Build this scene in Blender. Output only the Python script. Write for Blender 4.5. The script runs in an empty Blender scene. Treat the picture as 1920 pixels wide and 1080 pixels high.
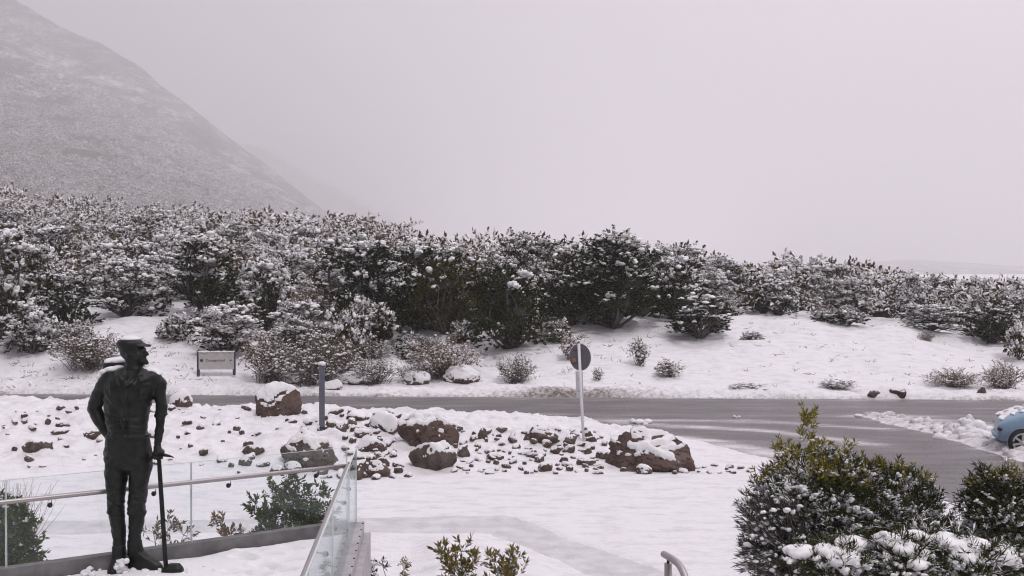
import bpy, math, random
import numpy as np
from mathutils import Vector, Matrix, noise as mnoise

# ------------------------------------------------------------------ camera, sky, sun, exposure
scene = bpy.context.scene
COL = scene.collection
R = math.radians
F = 2059.0            # focal length in photo pixels (photo is 1920 x 1080)
EYE = 4.5             # camera height above the road
HOR = 510.0           # horizon row in the photo

cam_data = bpy.data.cameras.new('camera')
cam = bpy.data.objects.new('camera', cam_data)
COL.objects.link(cam)
cam.location = (0, 0, EYE)
cam.rotation_euler = (R(90) - math.atan2(540 - HOR, F), 0, 0)
cam_data.sensor_width = 36.0
cam_data.lens = 36.0 * F / 1920.0
cam_data.clip_start = 0.1
cam_data.clip_end = 15000
scene.camera = cam

SUN_EL, SUN_AZ = R(58), R(-150)
world = bpy.data.worlds.new('World')
scene.world = world
world.use_nodes = True
wn = world.node_tree.nodes
wl = world.node_tree.links
wn.clear()
w_out = wn.new('ShaderNodeOutputWorld')
w_bg = wn.new('ShaderNodeBackground')
w_sky = wn.new('ShaderNodeTexSky')
w_sky.sky_type = 'NISHITA'
w_sky.sun_disc = False
w_sky.sun_elevation = SUN_EL
w_sky.sun_rotation = math.pi - 0.0 + SUN_AZ
w_sky.air_density = 1.0
w_sky.dust_density = 4.0
w_sky.ozone_density = 1.0
w_hs = wn.new('ShaderNodeHueSaturation')
w_hs.inputs['Saturation'].default_value = 0.06
w_mul = wn.new('ShaderNodeMix')
w_mul.data_type = 'RGBA'
w_mul.blend_type = 'MULTIPLY'
w_mul.inputs['Factor'].default_value = 1.0
w_mul.inputs['B'].default_value = (0.985, 0.90, 0.995, 1)
w_bg.inputs['Strength'].default_value = 0.10
wl.new(w_sky.outputs[0], w_hs.inputs['Color'])
wl.new(w_hs.outputs[0], w_mul.inputs['A'])
wl.new(w_mul.outputs['Result'], w_bg.inputs['Color'])
wl.new(w_bg.outputs[0], w_out.inputs['Surface'])

sun_data = bpy.data.lights.new('sun', 'SUN')
sun_data.energy = 1.3
sun_data.angle = R(16)
sun_data.color = (1.0, 0.965, 0.96)
sun = bpy.data.objects.new('sun', sun_data)
COL.objects.link(sun)
sun.location = (0, -20, 60)
sun.rotation_euler = (R(90) - SUN_EL, 0, SUN_AZ + R(180))

scene.view_settings.view_transform = 'Standard'
scene.view_settings.look = 'None'
scene.view_settings.gamma = 1.0
scene.view_settings.use_curve_mapping = False
scene.view_settings.exposure = 0.26
scene.cycles.volume_bounces = 3
scene.cycles.max_bounces = 10
scene.cycles.transparent_max_bounces = 24
HAZE_DENSITY = 0.0005
scene.cycles.filter_width = 1.15

# ------------------------------------------------------------------ helpers
def lin(r, g, b):
    f = lambda c: ((c / 255.0 + 0.055) / 1.055) ** 2.4 if c > 10 else c / 255.0 / 12.92
    return (f(r), f(g), f(b), 1)

def mesh_np(name, verts, faces, mats=(), midx=None, smooth=False):
    """verts (n,3); faces: list of int arrays (m,k); midx: one material index per array of faces."""
    me = bpy.data.meshes.new(name)
    verts = np.ascontiguousarray(verts, dtype=np.float32)
    me.vertices.add(len(verts))
    me.vertices.foreach_set('co', verts.ravel())
    faces = [np.asarray(f, dtype=np.int32) for f in faces]
    nl = sum(f.size for f in faces)
    nf = sum(len(f) for f in faces)
    me.loops.add(nl)
    me.polygons.add(nf)
    me.loops.foreach_set('vertex_index', np.concatenate([f.ravel() for f in faces]) if faces else [])
    sizes = np.concatenate([np.full(len(f), f.shape[1]) for f in faces])
    starts = np.concatenate([[0], np.cumsum(sizes)[:-1]]).astype(np.int32)
    me.polygons.foreach_set('loop_start', starts)
    if midx is not None:
        me.polygons.foreach_set('material_index', np.concatenate([np.full(len(f), i) for f, i in zip(faces, midx)]).astype(np.int32))
    me.polygons.foreach_set('use_smooth', np.full(nf, bool(smooth)))
    for m in mats:
        me.materials.append(m)
    me.update(calc_edges=True)
    return me

class MB:
    """collects simple solids into one mesh"""
    def __init__(self):
        self.v, self.f, self.n = [], [], 0
    def add(self, v, fs):
        v = np.asarray(v, float)
        self.v.append(v)
        for f in fs:
            self.f.append(np.asarray(f, int) + self.n)
        self.n += len(v)
        return self
    def box(self, c, s, rz=0.0, M=None):
        v = np.array([[x, y, z] for x in (-.5, .5) for y in (-.5, .5) for z in (-.5, .5)]) * np.array(s)
        if rz:
            ca, sa = math.cos(rz), math.sin(rz)
            v = np.stack([v[:, 0] * ca - v[:, 1] * sa, v[:, 0] * sa + v[:, 1] * ca, v[:, 2]], 1)
        v = v + np.array(c)
        return self.add(v, [np.array([[0, 1, 3, 2], [4, 6, 7, 5], [0, 4, 5, 1], [2, 3, 7, 6], [0, 2, 6, 4], [1, 5, 7, 3]])])
    def loft(self, rings, closed_ends=True):
        rings = [np.asarray(r, float) for r in rings]
        k = len(rings[0])
        fs = []
        for i in range(len(rings) - 1):
            j = np.arange(k)
            fs.append(np.stack([i * k + j, i * k + (j + 1) % k, (i + 1) * k + (j + 1) % k, (i + 1) * k + j], 1))
        v = np.concatenate(rings)
        if closed_ends:
            a, b = len(v), len(v) + 1
            v = np.concatenate([v, [rings[0].mean(0)], [rings[-1].mean(0)]])
            j = np.arange(k)
            fs.append(np.stack([np.full(k, a), (j + 1) % k, j], 1))
            o = (len(rings) - 1) * k
            fs.append(np.stack([np.full(k, b), o + j, o + (j + 1) % k], 1))
        return self.add(v, fs)
    def tube(self, pts, rad, k=10, round_ends=False):
        pts = np.asarray(pts, float)
        rad = np.broadcast_to(np.asarray(rad, float), (len(pts),)).copy()
        if round_ends:
            def cap(p, q, r):
                d = (p - q) / max(np.linalg.norm(p - q), 1e-9)
                return [(p + d * r * s, r * c) for s, c in ((.5, .866), (.866, .5), (.99, .1))]
            c0 = cap(pts[0], pts[1], rad[0])[::-1]
            c1 = cap(pts[-1], pts[-2], rad[-1])
            pts = np.array([c[0] for c in c0] + list(pts) + [c[0] for c in c1])
            rad = np.array([c[1] for c in c0] + list(rad) + [c[1] for c in c1])
        t = np.gradient(pts, axis=0)
        t /= np.maximum(np.linalg.norm(t, axis=1, keepdims=True), 1e-9)
        up = np.array([0, 0, 1.0]) if abs(t[:, 2]).mean() < .8 else np.array([0, 1.0, 0])
        u = np.cross(t, up)
        u /= np.maximum(np.linalg.norm(u, axis=1, keepdims=True), 1e-9)
        w = np.cross(u, t)
        a = np.linspace(0, 2 * np.pi, k, endpoint=False)
        rings = [pts[i] + rad[i] * (np.cos(a)[:, None] * u[i] + np.sin(a)[:, None] * w[i]) for i in range(len(pts))]
        return self.loft(rings)
    def rings_z(self, rows, k=28, power=1.0):
        """rows of (z, cx, cy, rx, ry): horizontal elliptic sections"""
        a = np.linspace(0, 2 * np.pi, k, endpoint=False)
        out = []
        for z, cx, cy, rx, ry in rows:
            c, s = np.cos(a), np.sin(a)
            c = np.sign(c) * abs(c) ** power
            s = np.sign(s) * abs(s) ** power
            out.append(np.stack([cx + rx * c, cy + ry * s, np.full(k, z)], 1))
        return self.loft(out)
    def ball(self, c, r, k=16, m=9):
        r = np.broadcast_to(np.asarray(r, float), (3,))
        rows = []
        a = np.linspace(0, 2 * np.pi, k, endpoint=False)
        for t in np.linspace(-math.pi / 2 + .12, math.pi / 2 - .12, m):
            rows.append(np.stack([c[0] + r[0] * math.cos(t) * np.cos(a), c[1] + r[1] * math.cos(t) * np.sin(a), np.full(k, c[2] + r[2] * math.sin(t))], 1))
        return self.loft(rows)
    def mesh(self, name, mats, smooth=False):
        tri = [f for f in self.f if f.shape[1] == 3]
        quad = [f for f in self.f if f.shape[1] == 4]
        return mesh_np(name, np.concatenate(self.v), ([np.concatenate(tri)] if tri else []) + ([np.concatenate(quad)] if quad else []), mats, smooth=smooth)

def link(name, me, parent=None, loc=None, rot=None, scale=None):
    o = bpy.data.objects.new(name, me)
    COL.objects.link(o)
    if parent is not None:
        o.parent = parent
    if loc is not None:
        o.location = loc
    if rot is not None:
        o.rotation_euler = rot
    if scale is not None:
        o.scale = scale
    return o

def tag(o, label=None, cat=None, group=None, kind=None):
    for k, v in (('label', label), ('category', cat), ('group', group), ('kind', kind)):
        if v:
            o[k] = v
    return o

def thing(name, label, cat, loc=(0, 0, 0), rz=0.0, group=None, scale=None):
    o = bpy.data.objects.new(name, None)
    o.empty_display_size = 0.2
    COL.objects.link(o)
    o.location = loc
    o.rotation_euler = (0, 0, rz)
    if scale is not None:
        o.scale = scale
    return tag(o, label, cat, group)

def bevel(o, w, seg=2, angle=40):
    m = o.modifiers.new('bevel', 'BEVEL')
    m.width = w
    m.segments = seg
    m.limit_method = 'ANGLE'
    m.angle_limit = R(angle)
    return o

def remeshed(me, voxel, name):
    """voxel-fused copy of a mesh made of overlapping solids"""
    o = bpy.data.objects.new('temporary', me)
    COL.objects.link(o)
    m = o.modifiers.new('r', 'REMESH')
    m.mode = 'VOXEL'
    m.voxel_size = voxel
    m.use_smooth_shade = True
    s = o.modifiers.new('s', 'SMOOTH')
    s.factor = 0.5
    s.iterations = 3
    dg = bpy.context.evaluated_depsgraph_get()
    dg.update()
    out = bpy.data.meshes.new_from_object(o.evaluated_get(dg))
    out.name = name
    bpy.data.objects.remove(o)
    out.materials.clear()
    for mm in me.materials:
        out.materials.append(mm)
    return out

# value noise -------------------------------------------------------------
_tab = np.random.RandomState(7).rand(256, 256)
def vnoise(x, y, seed=0):
    x = np.asarray(x, float) + seed * 17.31
    y = np.asarray(y, float) + seed * 9.77
    xi, yi = np.floor(x).astype(int), np.floor(y).astype(int)
    fx, fy = x - xi, y - yi
    fx, fy = fx * fx * (3 - 2 * fx), fy * fy * (3 - 2 * fy)
    g = lambda a, b: _tab[a & 255, b & 255]
    return (g(xi, yi) * (1 - fx) + g(xi + 1, yi) * fx) * (1 - fy) + (g(xi, yi + 1) * (1 - fx) + g(xi + 1, yi + 1) * fx) * fy
def fbm(x, y, oct=4, seed=0, gain=.5):
    t, a, s = 0.0, 1.0, 0.0
    for i in range(oct):
        t = t + a * (vnoise(x * 2 ** i, y * 2 ** i, seed + i * 3) - .5)
        s += a
        a *= gain
    return t / s * 2        # about -1..1
def sstep(a, b, x):
    t = np.clip((x - a) / (b - a), 0, 1)
    return t * t * (3 - 2 * t)

# ------------------------------------------------------------------ materials
def mat(name, base, rough=.6, metallic=0.0, spec=None, bump=None, vary=None):
    """bump: (scale, strength, distance); vary: (second colour, scale)"""
    m = bpy.data.materials.new(name)
    m.use_nodes = True
    nt = m.node_tree
    p = nt.nodes['Principled BSDF']
    p.inputs['Base Color'].default_value = base if len(base) == 4 else (*base, 1)
    p.inputs['Roughness'].default_value = rough
    p.inputs['Metallic'].default_value = metallic
    if spec is not None:
        p.inputs['Specular IOR Level'].default_value = spec
    tc = nt.nodes.new('ShaderNodeTexCoord')
    if vary:
        n = nt.nodes.new('ShaderNodeTexNoise')
        n.inputs['Scale'].default_value = vary[1]
        n.inputs['Detail'].default_value = 6
        nt.links.new(tc.outputs['Object'], n.inputs['Vector'])
        r = nt.nodes.new('ShaderNodeValToRGB')
        r.color_ramp.elements[0].position = .35
        r.color_ramp.elements[1].position = .65
        r.color_ramp.elements[0].color = base if len(base) == 4 else (*base, 1)
        r.color_ramp.elements[1].color = vary[0] if len(vary[0]) == 4 else (*vary[0], 1)
        nt.links.new(n.outputs['Fac'], r.inputs['Fac'])
        nt.links.new(r.outputs['Color'], p.inputs['Base Color'])
    if bump:
        n2 = nt.nodes.new('ShaderNodeTexNoise')
        n2.inputs['Scale'].default_value = bump[0]
        n2.inputs['Detail'].default_value = 8
        n2.inputs['Roughness'].default_value = .65
        nt.links.new(tc.outputs['Object'], n2.inputs['Vector'])
        b = nt.nodes.new('ShaderNodeBump')
        b.inputs['Strength'].default_value = bump[1]
        b.inputs['Distance'].default_value = bump[2]
        nt.links.new(n2.outputs['Fac'], b.inputs['Height'])
        nt.links.new(b.outputs['Normal'], p.inputs['Normal'])
    return m

SNOWC = (.80, .79, .81, 1)
M_snow = mat('snow', SNOWC, .7, spec=.25, bump=(26, .35, .02))
M_ridge = mat('ploughed_snow', (.80, .78, .80, 1), .75, spec=.2, bump=(18, .5, .03), vary=((.55, .52, .53), 5))
M_snow_soft = mat('clump_snow', (.9, .89, .9, 1), .75, spec=.2, bump=(40, .3, .01))

def ground_mat():
    m = mat('ground_snow', SNOWC, .72, spec=.2)
    nt = m.node_tree
    p = nt.nodes['Principled BSDF']
    tc = nt.nodes.new('ShaderNodeTexCoord')
    # a soft and a crisp relief
    h = None
    for sc, wgt in ((2.2, .5), (9.0, .35), (34.0, .2)):
        n = nt.nodes.new('ShaderNodeTexNoise')
        n.inputs['Scale'].default_value = sc
        n.inputs['Detail'].default_value = 5
        n.inputs['Roughness'].default_value = .6
        nt.links.new(tc.outputs['Object'], n.inputs['Vector'])
        mu = nt.nodes.new('ShaderNodeMath')
        mu.operation = 'MULTIPLY'
        mu.inputs[1].default_value = wgt
        nt.links.new(n.outputs['Fac'], mu.inputs[0])
        if h is None:
            h = mu
        else:
            ad = nt.nodes.new('ShaderNodeMath')
            ad.operation = 'ADD'
            nt.links.new(h.outputs[0], ad.inputs[0])
            nt.links.new(mu.outputs[0], ad.inputs[1])
            h = ad
    b = nt.nodes.new('ShaderNodeBump')
    b.inputs['Strength'].default_value = .55
    b.inputs['Distance'].default_value = .12
    nt.links.new(h.outputs[0], b.inputs['Height'])
    nt.links.new(b.outputs['Normal'], p.inputs['Normal'])
    # trampled / dirty snow by the road and on the bank
    at = nt.nodes.new('ShaderNodeAttribute')
    at.attribute_name = 'dirt'
    n = nt.nodes.new('ShaderNodeTexNoise')
    n.inputs['Scale'].default_value = 7
    n.inputs['Detail'].default_value = 7
    n.inputs['Roughness'].default_value = .7
    nt.links.new(tc.outputs['Object'], n.inputs['Vector'])
    ad = nt.nodes.new('ShaderNodeMath')
    ad.operation = 'ADD'
    nt.links.new(at.outputs['Fac'], ad.inputs[0])
    nt.links.new(n.outputs['Fac'], ad.inputs[1])
    r = nt.nodes.new('ShaderNodeValToRGB')
    r.color_ramp.elements[0].position = .68
    r.color_ramp.elements[0].color = (0, 0, 0, 1)
    r.color_ramp.elements[1].position = 1.15 if False else 1.0
    r.color_ramp.elements[1].color = (1, 1, 1, 1)
    nt.links.new(ad.outputs[0], r.inputs['Fac'])
    mx = nt.nodes.new('ShaderNodeMix')
    mx.data_type = 'RGBA'
    mp = nt.nodes.new('ShaderNodeMapping')
    mp.inputs['Scale'].default_value = (1.0, 2.2, 1.0)
    nt.links.new(tc.outputs['Object'], mp.inputs['Vector'])
    nm = nt.nodes.new('ShaderNodeTexNoise')
    nm.inputs['Scale'].default_value = 1.5
    nm.inputs['Detail'].default_value = 9
    nm.inputs['Roughness'].default_value = .72
    nt.links.new(mp.outputs[0], nm.inputs['Vector'])
    rm = nt.nodes.new('ShaderNodeValToRGB')
    rm.color_ramp.elements[0].position = .34
    rm.color_ramp.elements[0].color = (.65, .635, .66, 1)
    rm.color_ramp.elements[1].position = .52
    rm.color_ramp.elements[1].color = SNOWC
    nt.links.new(nm.outputs['Fac'], rm.inputs['Fac'])
    nt.links.new(rm.outputs['Color'], mx.inputs['A'])
    mx.inputs['B'].default_value = (.2, .165, .15, 1)
    nt.links.new(r.outputs['Color'], mx.inputs['Factor'])
    nt.links.new(mx.outputs['Result'], p.inputs['Base Color'])
    return m
M_ground = ground_mat()

def road_mat():
    m = mat('wet_asphalt', (.07, .066, .068, 1), .5, spec=.4)
    nt = m.node_tree
    p = nt.nodes['Principled BSDF']
    tc = nt.nodes.new('ShaderNodeTexCoord')
    mp = nt.nodes.new('ShaderNodeMapping')
    mp.inputs['Scale'].default_value = (.42, 1.7, 1)
    mp.inputs['Rotation'].default_value = (0, 0, R(3))
    nt.links.new(tc.outputs['Object'], mp.inputs['Vector'])
    wv = nt.nodes.new('ShaderNodeTexNoise')
    wv.inputs['Scale'].default_value = 1.0
    wv.inputs['Detail'].default_value = 10
    wv.inputs['Roughness'].default_value = .72
    wv.inputs['Distortion'].default_value = .4
    nt.links.new(mp.outputs[0], wv.inputs['Vector'])
    at = nt.nodes.new('ShaderNodeAttribute')
    at.attribute_name = 'slush'
    ad = nt.nodes.new('ShaderNodeMath')
    ad.operation = 'ADD'
    nt.links.new(wv.outputs['Fac'], ad.inputs[0])
    nt.links.new(at.outputs['Fac'], ad.inputs[1])
    r = nt.nodes.new('ShaderNodeValToRGB')
    r.color_ramp.elements[0].position = .40
    r.color_ramp.elements[0].color = (.0, .0, .0, 1)
    r.color_ramp.elements[1].position = 1.0
    r.color_ramp.elements[1].color = (1, 1, 1, 1)
    e = r.color_ramp.elements.new(.66)
    e.color = (.14, .14, .14, 1)
    nt.links.new(ad.outputs[0], r.inputs['Fac'])
    fine = nt.nodes.new('ShaderNodeTexNoise')
    fine.inputs['Scale'].default_value = 14
    fine.inputs['Detail'].default_value = 8
    fine.inputs['Roughness'].default_value = .8
    nt.links.new(tc.outputs['Object'], fine.inputs['Vector'])
    fr = nt.nodes.new('ShaderNodeValToRGB')
    fr.color_ramp.elements[0].position = .3
    fr.color_ramp.elements[0].color = (.05, .047, .048, 1)
    fr.color_ramp.elements[1].position = .7
    fr.color_ramp.elements[1].color = (.165, .150, .152, 1)
    nt.links.new(fine.outputs['Fac'], fr.inputs['Fac'])
    f2 = nt.nodes.new('ShaderNodeMath')
    f2.operation = 'MULTIPLY_ADD'
    f2.inputs[1].default_value = .75
    nt.links.new(fine.outputs['Fac'], f2.inputs[0])
    sb_ = nt.nodes.new('ShaderNodeMath')
    sb_.operation = 'SUBTRACT'
    sb_.inputs[1].default_value = .37
    nt.links.new(ad.outputs[0], sb_.inputs[0])
    nt.links.new(sb_.outputs[0], f2.inputs[2])
    nt.links.new(f2.outputs[0], r.inputs['Fac'])
    mx = nt.nodes.new('ShaderNodeMix')
    mx.data_type = 'RGBA'
    mx.inputs['B'].default_value = (.74, .71, .73, 1)
    nt.links.new(r.outputs['Color'], mx.inputs['Factor'])
    nt.links.new(fr.outputs['Color'], mx.inputs['A'])
    nt.links.new(mx.outputs['Result'], p.inputs['Base Color'])
    b = nt.nodes.new('ShaderNodeBump')
    b.inputs['Strength'].default_value = .5
    b.inputs['Distance'].default_value = .03
    nt.links.new(fine.outputs['Fac'], b.inputs['Height'])
    nt.links.new(b.outputs['Normal'], p.inputs['Normal'])
    return m
M_road = road_mat()
M_slush = mat('slushy_path', (.55, .54, .555, 1), .6, spec=.3, bump=(7, .7, .05), vary=((.69, .68, .695), 2.6))

def leaf_mat(name, c1, c2, frost, c3=None, tint=(2.3, 1.5, 1.0, 1)):
    """leaf colour varies leaf by leaf; snow lies on the leaves that face up (frost: 0 none .. 1 much)"""
    m = mat(name, c1, .75, spec=.08)
    nt = m.node_tree
    p = nt.nodes['Principled BSDF']
    g = nt.nodes.new('ShaderNodeNewGeometry')
    r = nt.nodes.new('ShaderNodeValToRGB')
    r.color_ramp.elements[0].color = (*c1[:3], 1)
    r.color_ramp.elements[1].color = (*c2[:3], 1)
    if c3:
        r.color_ramp.elements[1].position = .8
        e = r.color_ramp.elements.new(1.0)
        e.color = (*c3[:3], 1)
    nt.links.new(g.outputs['Random Per Island'], r.inputs['Fac'])
    oi = nt.nodes.new('ShaderNodeObjectInfo')
    pw = nt.nodes.new('ShaderNodeMath')
    pw.operation = 'POWER'
    pw.inputs[1].default_value = 2.2
    nt.links.new(oi.outputs['Random'], pw.inputs[0])
    tn = nt.nodes.new('ShaderNodeMix')
    tn.data_type = 'RGBA'
    tn.blend_type = 'MULTIPLY'
    tn.inputs['B'].default_value = tint
    nt.links.new(pw.outputs[0], tn.inputs['Factor'])
    nt.links.new(r.outputs['Color'], tn.inputs['A'])
    r = tn
    if frost > .06:
        sx = nt.nodes.new('ShaderNodeSeparateXYZ')
        nt.links.new(g.outputs['Normal'], sx.inputs[0])
        tc = nt.nodes.new('ShaderNodeTexCoord')
        n = nt.nodes.new('ShaderNodeTexNoise')
        n.inputs['Scale'].default_value = 1.5
        n.inputs['Detail'].default_value = 4
        nt.links.new(tc.outputs['Object'], n.inputs['Vector'])
        a = nt.nodes.new('ShaderNodeMath')
        a.operation = 'MULTIPLY_ADD'
        a.inputs[1].default_value = 2.6
        nt.links.new(n.outputs['Fac'], a.inputs[0])
        zz = nt.nodes.new('ShaderNodeMath')
        zz.operation = 'MULTIPLY'
        zz.inputs[1].default_value = .45
        nt.links.new(sx.outputs['Z'], zz.inputs[0])
        nt.links.new(zz.outputs[0], a.inputs[2])
        mr = nt.nodes.new('ShaderNodeMapRange')
        t = 1.75 - .55 * frost
        mr.inputs['From Min'].default_value = t
        mr.inputs['From Max'].default_value = t + .16
        nt.links.new(a.outputs[0], mr.inputs['Value'])
        mx = nt.nodes.new('ShaderNodeMix')
        mx.data_type = 'RGBA'
        mx.inputs['B'].default_value = (.86, .85, .87, 1)
        nt.links.new(mr.outputs[0], mx.inputs['Factor'])
        nt.links.new(r.outputs['Result'], mx.inputs['A'])
        nt.links.new(mx.outputs['Result'], p.inputs['Base Color'])
    else:
        nt.links.new(r.outputs['Result'], p.inputs['Base Color'])
    return m
DK, OL = (.005, .012, .003), (.026, .044, .008)
M_leaf_dark = leaf_mat('evergreen_leaf', DK, OL, .02)
M_leaf_frost = leaf_mat('frosted_leaf', (.014, .022, .007), (.068, .066, .020), .55)
M_leaf_mid = leaf_mat('grey_green_leaf', (.007, .013, .004), (.046, .046, .012), .05)
M_leaf_heavy = leaf_mat('snow_laden_leaf', (.016, .021, .009), (.074, .062, .022), .8)
M_leaf_olive = leaf_mat('olive_leaf', (.010, .022, .004), (.052, .066, .012), .01)
M_leaf_scrub = leaf_mat('scrub_leaf', (.03, .032, .022), (.10, .09, .06), 1.15)
M_leaf_brown = leaf_mat('twiggy_leaf', (.045, .042, .025), (.13, .105, .06), .38)
M_leaf_hebe = leaf_mat('hebe_leaf', (.05, .055, .018), (.22, .19, .05), .12, (.24, .11, .06), tint=(1.15, 1.05, 1.0, 1))
M_leaf_fg = leaf_mat('needle_leaf', (.010, .016, .006), (.055, .068, .016), .12, (.05, .03, .028), tint=(1.15, 1.05, 1.0, 1))
M_leaf_tip = leaf_mat('yellow_tip_leaf', (.095, .105, .014), (.30, .27, .045), .1, tint=(1.15, 1.05, 1.0, 1))
M_leaf_green = leaf_mat('fresh_green_leaf', (.012, .028, .004), (.085, .12, .018), .02, tint=(1.15, 1.05, 1.0, 1))
M_leaf_grey = leaf_mat('grey_needle_leaf', (.025, .026, .020), (.085, .078, .07), .1, tint=(1.15, 1.05, 1.0, 1))
M_bark = mat('bark', (.06, .048, .04, 1), .85, vary=((.11, .095, .085), 6))
M_bark_grey = mat('grey_bark', (.1, .085, .075, 1), .85, vary=((.2, .18, .165), 9))
M_grass = mat('dry_grass', (.10, .075, .05, 1), .8, vary=((.17, .135, .09), 2))
M_rock = mat('brown_rock', (.068, .042, .036, 1), .8, spec=.2, bump=(9, .5, .04), vary=((.135, .095, .082), 1.7))
M_rock2 = mat('grey_brown_rock', (.06, .048, .040, 1), .8, spec=.3, bump=(11, .5, .04), vary=((.14, .11, .095), 2))
M_bronze = mat('dark_bronze', (.008, .008, .008, 1), .46, .5, bump=(38, .4, .012), vary=((.020, .023, .019), 8))
M_steel = mat('stainless_rail', (.42, .39, .39, 1), .38, .85, bump=(60, .1, .004))
M_alu = mat('weathered_aluminium', (.36, .345, .35, 1), .5, .4, vary=((.47, .455, .46), 5))
M_concrete = mat('wet_concrete', (.12, .115, .118, 1), .6, bump=(30, .3, .01), vary=((.19, .185, .185), 7))
M_darkmetal = mat('dark_fixing', (.05, .045, .055, 1), .5, .6)
M_post = mat('blue_grey_paint', (.085, .09, .115, 1), .55, vary=((.11, .115, .14), 8))
M_signface = mat('grey_sign_face', (.44, .42, .41, 1), .6, vary=((.50, .48, .465), 6))
M_signdark = mat('dark_print', (.045, .04, .05, 1), .6)
M_signpost = mat('dark_sign_post', (.05, .045, .075, 1), .6)
M_signback = mat('grey_sign_back', (.095, .092, .11, 1), .55, .2, vary=((.115, .11, .13), 12))
M_white = mat('white_post_paint', (.74, .73, .75, 1), .5)
M_plate = mat('galvanised_plate', (.60, .60, .615, 1), .5, .2)
M_orange = mat('orange_sticker', (.38, .17, .04, 1), .6)
M_carpaint = mat('pale_blue_car_paint', (.20, .31, .42, 1), .32, .2, vary=((.23, .34, .45), 3))
M_tyre = mat('tyre_rubber', (.022, .021, .024, 1), .8, bump=(40, .4, .01))
M_rim = mat('alloy_rim', (.55, .54, .55, 1), .35, .7)
M_black = mat('black_plastic', (.018, .017, .02, 1), .6)
M_lamp = mat('dark_red_lamp', (.05, .008, .02, 1), .2)
M_carglass = mat('car_glass', (.02, .025, .03, 1), .08, spec=.6)

def glass_mat():
    m = bpy.data.materials.new('balustrade_glass')
    m.use_nodes = True
    nt = m.node_tree
    nt.nodes.clear()
    out = nt.nodes.new('ShaderNodeOutputMaterial')
    tr = nt.nodes.new('ShaderNodeBsdfTransparent')
    tr.inputs['Color'].default_value = (.97, .985, .988, 1)
    gl = nt.nodes.new('ShaderNodeBsdfGlossy')
    gl.inputs['Roughness'].default_value = .03
    gl.inputs['Color'].default_value = (.9, .95, .95, 1)
    fr = nt.nodes.new('ShaderNodeFresnel')
    fr.inputs['IOR'].default_value = 1.5
    mx = nt.nodes.new('ShaderNodeMixShader')
    hf = nt.nodes.new('ShaderNodeMath')
    hf.operation = 'MULTIPLY'
    hf.inputs[1].default_value = .55
    nt.links.new(fr.outputs[0], hf.inputs[0])
    nt.links.new(hf.outputs[0], mx.inputs[0])
    nt.links.new(tr.outputs[0], mx.inputs[1])
    nt.links.new(gl.outputs[0], mx.inputs[2])
    # a thin film of water and frost that scatters a little light
    df = nt.nodes.new('ShaderNodeBsdfDiffuse')
    df.inputs['Color'].default_value = (.8, .84, .84, 1)
    tl = nt.nodes.new('ShaderNodeBsdfTranslucent')
    tl.inputs['Color'].default_value = (.8, .84, .84, 1)
    m2 = nt.nodes.new('ShaderNodeMixShader')
    m2.inputs[0].default_value = .5
    nt.links.new(df.outputs[0], m2.inputs[1])
    nt.links.new(tl.outputs[0], m2.inputs[2])
    tc = nt.nodes.new('ShaderNodeTexCoord')
    n = nt.nodes.new('ShaderNodeTexNoise')
    n.inputs['Scale'].default_value = 3
    n.inputs['Detail'].default_value = 5
    nt.links.new(tc.outputs['Object'], n.inputs['Vector'])
    mr = nt.nodes.new('ShaderNodeMapRange')
    mr.inputs['From Min'].default_value = .3
    mr.inputs['From Max'].default_value = .75
    mr.inputs['To Min'].default_value = .0
    mr.inputs['To Max'].default_value = .03
    nt.links.new(n.outputs['Fac'], mr.inputs['Value'])
    m3 = nt.nodes.new('ShaderNodeMixShader')
    nt.links.new(mr.outputs[0], m3.inputs[0])
    nt.links.new(mx.outputs[0], m3.inputs[1])
    nt.links.new(m2.outputs[0], m3.inputs[2])
    nt.links.new(m3.outputs[0], out.inputs['Surface'])
    return m
M_glass = glass_mat()
M_glassedge = mat('glass_edge', (.60, .66, .65, 1), .3)

# ------------------------------------------------------------------ the lie of the land
def road_far(X):
    return 39.3 - .055 * np.asarray(X, float)
ASPHALT = [(-90, 39.3 + .055 * 90)] + [(x, 39.3 - .055 * x) for x in (-60, -30, 0, 20, 60, 110)] + \
          [(110, 20), (60, 14), (24, 8), (17, 8), (13.2, 14), (10.6, 19), (9.0, 21.2), (8.2, 22.6), (7.4, 23.8), (6.3, 26.4), (5.0, 28.8), (3.6, 30.8),
           (2.0, 32.2), (-1, 32.35), (-6, 32.6), (-30, 34.0), (-90, 37.3)]
PATH = [(-9, 19.7), (-2.7, 19.95), (0.0, 20.1), (.45, 19.3), (.98, 18.2), (2.2, 16.4), (4.2, 13.4), (3.2, 13.0), (1.23, 16.25), (.4, 17.7), (-.33, 18.8), (-2.7, 19.05), (-9, 18.7)]

def poly_sd(X, Y, poly):
    """signed distance to a polygon, negative inside"""
    X, Y = np.asarray(X, float), np.asarray(Y, float)
    P = np.array(poly, float)
    d = np.full(X.shape, 1e9)
    inside = np.zeros(X.shape, bool)
    for i in range(len(P)):
        a, b = P[i], P[(i + 1) % len(P)]
        e = b - a
        t = np.clip(((X - a[0]) * e[0] + (Y - a[1]) * e[1]) / (e @ e), 0, 1)
        d = np.minimum(d, np.hypot(X - a[0] - t * e[0], Y - a[1] - t * e[1]))
        c = (a[1] > Y) != (b[1] > Y)
        with np.errstate(divide='ignore', invalid='ignore'):
            xi = a[0] + (Y - a[1]) * e[0] / (e[1] if e[1] else 1e-12)
        inside ^= c & (X < xi)
    return np.where(inside, -d, d)

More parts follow.
